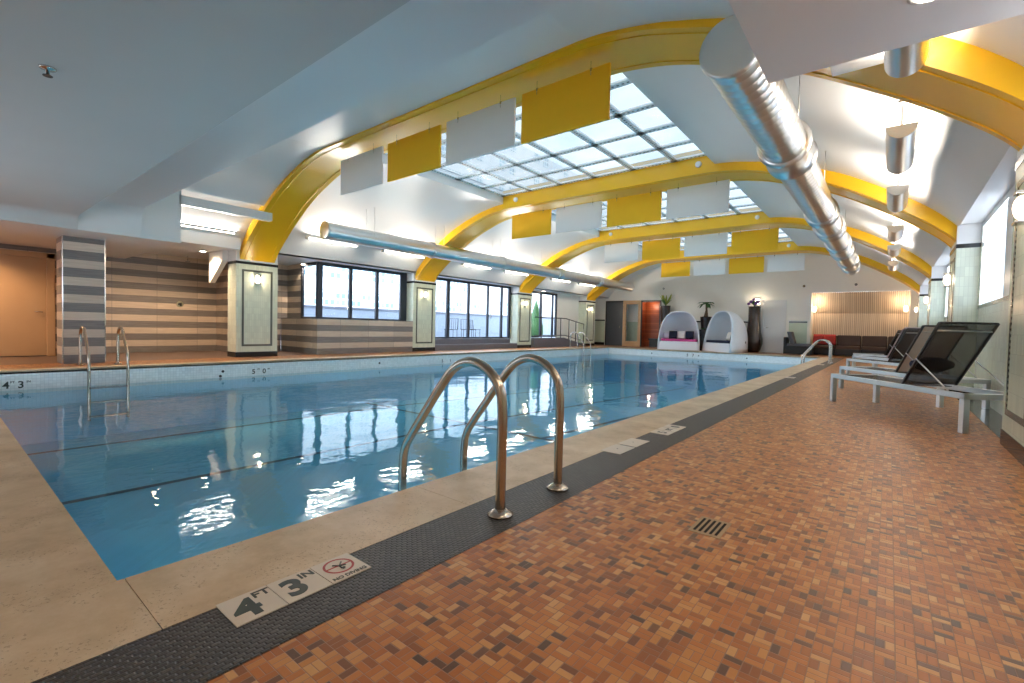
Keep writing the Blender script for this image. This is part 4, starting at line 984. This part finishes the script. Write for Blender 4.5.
# ---------------------------------------------------------------- egg daybeds
def egg(loc, rz, label, cushion):
    t = thing('pod_daybed', label, 'daybed', loc, rz, 'white pod daybeds')
    H, Wd, D = 1.84, .93, 1.45      # local: opening towards -y
    def arch(n=28):
        pts = []
        for i in range(n+1):
            a = PI*i/n; c, s_ = math.cos(a), math.sin(a)
            pts.append((Wd*math.copysign(abs(c)**.72, c), H*abs(s_)**.80))
        return pts
    A = arch(); m = 12; bm = BM(); rows = []
    for j in range(m+1):
        u = j/m; g = math.sqrt(max(0, 1-(u*.985)**2.4)); rows.append([bm.verts.new((x*g, D*u-.55 + .30*(z/H)*(1-u), z*(.18+.82*g) if g > 0 else z)) for x, z in A])
    for a, b in zip(rows, rows[1:]):
        for i in range(len(A)-1): f = bm.faces.new((a[i], a[i+1], b[i+1], b[i])); f.smooth = True
    o = mk('shell', bm, 'shell', t, fix=False); so = o.modifiers.new('s', 'SOLIDIFY'); so.thickness = .05; so.offset = 0
    bm = BM(); z1 = .40; n = 10
    fr = [(-Wd*.985, 0), (Wd*.985, 0), (Wd*.97, z1), (-Wd*.97, z1)]
    v = [bm.verts.new(p) for p in ((-Wd*.98, -.55, 0), (Wd*.98, -.55, 0), (Wd*.93, -.50, z1), (-Wd*.93, -.50, z1), (-Wd*.6, .5, 0), (Wd*.6, .5, 0), (Wd*.6, .5, z1), (-Wd*.6, .5, z1))]
    for f in ((0, 1, 2, 3), (5, 4, 7, 6), (1, 5, 6, 2), (4, 0, 3, 7), (3, 2, 6, 7)): bm.faces.new([v[i] for i in f])
    mk('seat_base', bm, 'shell', t, bevel=.02)
    bm = BM(); box(bm, -.80, .80, -.46, .42, z1, z1+.11); mk('mattress', bm, cushion, t, bevel=.03, seg=3)
    return t
e1 = (-7.95, 22.95, 0); e2 = (-5.80, 22.82, 0); r1, r2_ = R(12), R(-38)
egg(e1, r1, 'white egg shaped daybed with magenta seat, left of the pair', 'pink'); egg(e2, r2_, 'white egg shaped daybed with navy seat, turned sideways', 'navy')
def cushion(base, rz, x, y, z, mat, label, w=.38):
    c, s_ = math.cos(rz), math.sin(rz)
    o_ = thing('scatter_cushion', label, 'cushion', (base[0]+x*c-y*s_, base[1]+x*s_+y*c, z), rz, 'cushions in the daybeds')
    bm = BM(); n = 8
    for sgn in (1,):
        g = [[None]*(n+1) for _ in range(n+1)]; g2 = [[None]*(n+1) for _ in range(n+1)]
        for i in range(n+1):
            for j in range(n+1):
                u = 2*i/n-1; v = 2*j/n-1; th = .075*math.sqrt(max(0, (1-u**4)*(1-v**4))); px = u*w/2*(1-.08*(1-v*v)*0); pz = (v+1)*w/2
                g[i][j] = bm.verts.new((px, -th+.10*(v+1)/2, pz)); g2[i][j] = bm.verts.new((px, th+.10*(v+1)/2, pz)) if 0 < i < n and 0 < j < n else g[i][j]
        for i in range(n):
            for j in range(n):
                f = bm.faces.new((g[i][j], g[i+1][j], g[i+1][j+1], g[i][j+1])); f.smooth = True
                q = [g2[i][j], g2[i][j+1], g2[i+1][j+1], g2[i+1][j]]
                try: f = bm.faces.new(q); f.smooth = True
                except ValueError: pass
    mk('pad', bm, mat, o_)
    return o_
cushion(e1, r1, -.32, .0, .52, 'navy', 'navy cushion on the left in the magenta daybed'); cushion(e1, r1, .45, .0, .52, 'navy', 'navy cushion on the right in the magenta daybed')
cushion(e1, r1, .07, .05, .52, 'beigefab', 'pale cushion between the navy ones in the magenta daybed'); cushion(e1, r1, -.62, .05, .52, 'pinktowel', 'pink cushion at the left side of the magenta daybed', .3)
cushion(e2, r2_, .2, .0, .52, 'beigefab', 'pale grey cushion in the navy daybed'); cushion(e2, r2_, .52, -.05, .52, 'navy', 'navy cushion in the navy daybed')

# ---------------------------------------------------------------- planters
def leaf(bm, base, az, ln, wd, rise, droop, n=7):
    b = Vector(base); d = Vector((math.cos(az), math.sin(az), 0)); s_ = Vector((-math.sin(az), math.cos(az), 0)); prev = None
    for i in range(n+1):
        u = i/n; c = b + d*(ln*u*(1-.15*u)) + Vector((0, 0, rise*u - droop*u*u)); w = wd*math.sin(PI*min(1, .12+u*.88))*.5
        a = bm.verts.new(c+s_*w); m_ = bm.verts.new(c+Vector((0, 0, -.25*w))); e = bm.verts.new(c-s_*w)
        if prev: bm.faces.new((prev[0], prev[1], m_, a)); bm.faces.new((prev[1], prev[2], e, m_))
        prev = (a, m_, e)
def planter(loc, prof, label):
    t = thing('tall_planter', label, 'planter', loc, 0, 'tall dark planters by the daybeds'); bm = BM(); lathe(bm, prof, seg=28); mk('vase', bm, 'pot', t)
    bm = BM(); h = prof[-1][1]; cyl(bm, (0, 0, h-.06), (0, 0, h-.01), prof[-1][0]*.9, seg=18); mk('soil', bm, 'void', t); return t
planter((-9.0, 23.75, 0), [(.2, 0), (.22, .05), (.20, 1.2), (.24, 2.1), (.25, 2.18), (.20, 2.18)], 'tall straight dark planter left of the magenta daybed')
t = thing('spiky_plant', 'yellow green spiky plant in the planter left of the daybeds', 'plant', (-9.0, 23.75, 2.18)); bm = BM()
for i in range(16): leaf(bm, (0, 0, 0), i*2.4, .34+.1*(i % 3), .10, .72-.05*(i % 4), .08)
mk('leaves', bm, 'leaf_y', t, fix=False); bm = BM(); 
for i in range(9): leaf(bm, (0, 0, 0), i*2.0+.7, .38, .09, .45, .12)
mk('lower_leaves', bm, 'leaf', t, fix=False)
planter((-6.95, 23.62, 0), [(.2, 0), (.24, .05), (.2, 1.0), (.26, 1.55), (.27, 1.62), (.22, 1.62)], 'dark planter holding the palm between the daybeds')
t = thing('potted_palm', 'small palm tree standing in the planter between the daybeds', 'palm', (-6.95, 23.62, 1.62)); bm = BM(); tube(bm, [(0, 0, 0), (.02, 0, .3), (0, 0, .62)], [.10, .05, .035], 10); mk('trunk', bm, 'stem', t); bm = BM()
for i in range(26): leaf(bm, (0, 0, .60), i*1.9, .40+.06*(i % 3), .13, .42 if i % 2 else .22, .42)
mk('fronds', bm, 'leaf', t, fix=False)
planter((-6.93, 23.14, 0), [(.13, 0), (.15, .05), (.15, .9), (.17, 1.0), (.13, 1.0)], 'lower dark planter with fern between the daybeds')
t = thing('potted_fern', 'green fern in the lower planter between the daybeds', 'fern', (-6.93, 23.14, .97)); bm = BM()
for i in range(14): leaf(bm, (0, 0, 0), i*2.2, .26, .06, .30, .22)
mk('fronds', bm, 'leaf', t, fix=False)
planter((-4.86, 23.8, 0), [(.22, 0), (.30, .12), (.38, .40), (.38, .62), (.30, .95), (.25, 1.5), (.25, 2.05), (.27, 2.1), (.22, 2.1)], 'tall dark planter with bulging foot right of the navy daybed')
t = thing('flowering_plant', 'arrangement of green leaves and purple flowers in the bulging planter', 'plant', (-4.86, 23.8, 2.10)); bm = BM()
for i in range(14): leaf(bm, (0, 0, 0), i*2.3, .34, .09, .55-.03*(i % 4), .25)
mk('leaves', bm, 'leaf', t, fix=False)
MT['purple'] = plain('purple_petals', (.16, .06, .22), .6); 
for i in range(5):
    bm = BM(); bmesh.ops.create_icosphere(bm, subdivisions=2, radius=.07); xform(bm, Matrix.Translation((-.22+.1*i, -.16-.03*(i % 2), .12+.09*(i % 3)))); mk('flower', bm, 'purple', t)
sc = thing('wall_lantern', 'square glowing wall light beside the white door', 'wall light', (-4.83, YF-.02, 2.33)); bm = BM(); box(bm, -.11, .11, -.10, .0, -.14, .14); mk('glass_box', bm, 'sconce', sc, bevel=.01); bm = BM(); box(bm, -.13, .13, -.02, .02, -.17, .17); mk('back_plate', bm, 'chrome', sc); lamp('lantern_light', 'POINT', (0, -.25, 0), 5, WARM, .05, parent=sc)

# ---------------------------------------------------------------- sofas
def sofa_module(x0, x1, label, base='blackwicker', cush='brownfab', y=23.85, back=True, left_arm=False, chaise=False):
    t = thing('sofa_module', label, 'sofa', ((x0+x1)/2, y, 0), 0, 'sofa modules along the recess'); w = (x1-x0)/2-.012; dp = .78
    bm = BM(); box(bm, -w, w, 0, dp, .03, .30); mk('base', bm, base, t, bevel=.012)
    bm = BM(); box(bm, -w+.01, w-.01, -.01, dp-.22, .30, .44); mk('seat_cushion', bm, cush, t, bevel=.035, seg=3)
    bm = BM(); box(bm, -w+.01, w-.01, dp-.26, dp-.08, .44, .88); mk('back_cushion', bm, cush, t, bevel=.04, seg=3)
    bm = BM(); box(bm, -w, w, dp-.08, dp, .30, .86); mk('back_panel', bm, base, t, bevel=.01)
    return t
sx = [-2.62, -1.76, -.90, -.04, .56]
for i, (a, b) in enumerate(zip(sx, sx[1:])): sofa_module(a, b, ('brown sofa module at the left end of the recess, behind the red cushions', 'second brown sofa module from the left', 'third brown sofa module from the left', 'brown sofa module at the right end, behind the loungers')[i])
for i, x in enumerate((-2.38, -1.98)):
    c = cushion((x, 24.16, 0), R(8 if i else -10), 0, 0, .46, 'redfab', ('red cushion at the left on the brown sofa', 'red cushion at the right on the brown sofa')[i], .44); c['group'] = 'red cushions on the sofa'
t = thing('lounge_chair', 'black wicker chaise with grey cushions beside the dado', 'chaise', (-3.02, 23.1, 0)); 
bm = BM(); box(bm, -.52, .52, 0, .8, .03, .36); box(bm, -.52, -.42, 0, .8, .36, .74); mk('base', bm, 'blackwicker', t, bevel=.012)
bm = BM(); box(bm, -.40, .50, .02, .76, .36, .48); mk('seat_cushion', bm, 'greyfab', t, bevel=.03, seg=3)
bm = BM(); v = box(bm, -.42, -.26, .04, .74, .48, .98)
for q in v:
    if q.co.z > .9: q.co.x -= .08*0
    else: q.co.x += .14
mk('back_cushion', bm, 'greyfab', t, bevel=.03, seg=3)
for i, x in enumerate((-2.66, .56)):
    t = thing('recess_sconce', ('small wall light on the left jamb of the sofa recess', 'small wall light on the right jamb of the sofa recess')[i], 'wall light', (x, YF+.05, 1.98), 0, 'wall lights of the sofa recess')
    s = 1 if i == 0 else -1
    bm = BM(); lathe(bm, [(.045, -.12), (.06, -.08), (.06, .08), (.045, .12)], (s*.08, 0, 0), 16); mk('glass_globe', bm, 'sconce', t); bm = BM(); box(bm, min(0, s*.02), max(0, s*.02), -.05, .05, -.08, .08); mk('back_plate', bm, 'chrome', t)
    lamp('recess_light', 'POINT', (s*.2, 0, .1), 11, (1, .72, .46), .06, parent=t)

# ---------------------------------------------------------------- outside
bm = BM(); quad(bm, (-60, 7.10, .30), (-13.05, 7.10, .30), (-13.05, 22.6, .30), (-60, 22.6, .30)); quad(bm, (-90, 22.6, .30), (-14.2, 22.6, .30), (-14.2, 80, .30), (-90, 80, .30)); quad(bm, (-90, -20, .30), (-60, -20, .30), (-60, 22.6, .30), (-90, 22.6, .30))
o = struct('terrace', bm, 'terrace', 'grey outdoor terrace beyond the glass', 'terrace')
def ribbon_mat(name, px_, pz, wx, wz):
    t = NT(name); p, o = t.pos(); fy = t.math('FRACT', t.math('DIVIDE', o[1], px_)); fz = t.math('FRACT', t.math('DIVIDE', o[2], pz))
    m = t.math('MULTIPLY', t.math('LESS_THAN', fy, wx), t.math('LESS_THAN', fz, wz)); r_ = t.white(t.comb(t.math('FLOOR', t.math('DIVIDE', o[1], px_)), t.math('FLOOR', t.math('DIVIDE', o[2], pz)), .5))
    t.base(t.mix(m, (.80, .80, .78), t.mix(r_, (.16, .26, .30), (.45, .56, .60)))); t.set(Roughness=.4); return t.m
MT['ribbon'] = ribbon_mat('gridded_ribbon_window', .62, .70, .72, .72)
def building(name, label, x, y0, y1, h, z0, pitch, wh_, segs_):
    t = thing(name, label, 'building', (x, y0, 0)); bm = BM(); box(bm, -4, 0, 0, y1-y0, .3, h); mk('wall', bm, 'facade', t)
    z = z0
    while z < h-1:
        for (a, b) in segs_: bm = BM(); box(bm, -.02, .05, a, b, z, z+wh_); mk('window', bm, 'ribbon', t)
        z += pitch
building('office_building', 'pale office building with gridded ribbon windows seen through the corner window', -45, 16, 46.5, 26, 2.8, 2.8, 1.5, [(.5, 30)])
building('apartment_building', 'white apartment building seen through the sliding doors', -47, 47.5, 95, 30, 3.2, 3.6, 1.5, [(a, a+1.4) for a in (2, 7, 9.5, 16, 18.5, 25, 31, 38)])
t = thing('parapet_wall', 'low grey terrace wall outside the glass doors', 'parapet', (-19, 8, .3)); bm = BM(); box(bm, -.2, 0, -4, 24, 0, 1.25); mk('wall', bm, 'terrace', t); bm = BM(); box(bm, -.25, .05, -4, 24, 1.25, 1.33); mk('coping', bm, 'darkstep', t)
for i, (x, y) in enumerate(((-15.2, 14.6), (-15.8, 16.2), (-16.6, 17.6))):
    t = thing('patio_chair', ('nearest', 'middle', 'farthest')[i]+' dark metal chair on the terrace outside the sliding doors', 'chair', (x, y, .3), R(40*i+20), 'terrace chairs')
    bm = BM(); box(bm, -.23, .23, -.23, .23, .42, .45); mk('seat', bm, 'black', t)
    bm = BM(); 
    for k in range(5): cyl(bm, (-.2+.1*k, .23, .45), (-.2+.1*k, .27, .9), .008, seg=6)
    tube(bm, [(-.22, .22, .45), (-.22, .27, .92), (.22, .27, .92), (.22, .22, .45)], .014, 6); mk('backrest', bm, 'black', t)
    for a in (-.2, .2):
        for b in (-.2, .2): bm = BM(); cyl(bm, (a, b, 0), (a, b, .42), .012, seg=6); mk('leg', bm, 'black', t)
t = thing('conifer_tree', 'dark green conical shrub outside the glazed ramp doors', 'tree', (-15.2, 21.0, .3)); bm = BM(); lathe(bm, [(.1, 0), (.42, .25), (.38, .7), (.26, 1.3), (.12, 1.8), (.02, 2.1)], seg=14)
for v in bm.verts: v.co.x *= 1+random.uniform(-.2, .2); v.co.y *= 1+random.uniform(-.2, .2)
mk('foliage', bm, 'leaf', t); bm = BM(); cyl(bm, (0, 0, 0), (0, 0, .2), .06); mk('trunk', bm, 'stem', t)
for o in bpy.data.objects:
    if o.type == 'LIGHT': o['category'] = 'light' if o.parent is None else ''
    if o.type == 'LIGHT' and 'category' in o: del o['category']
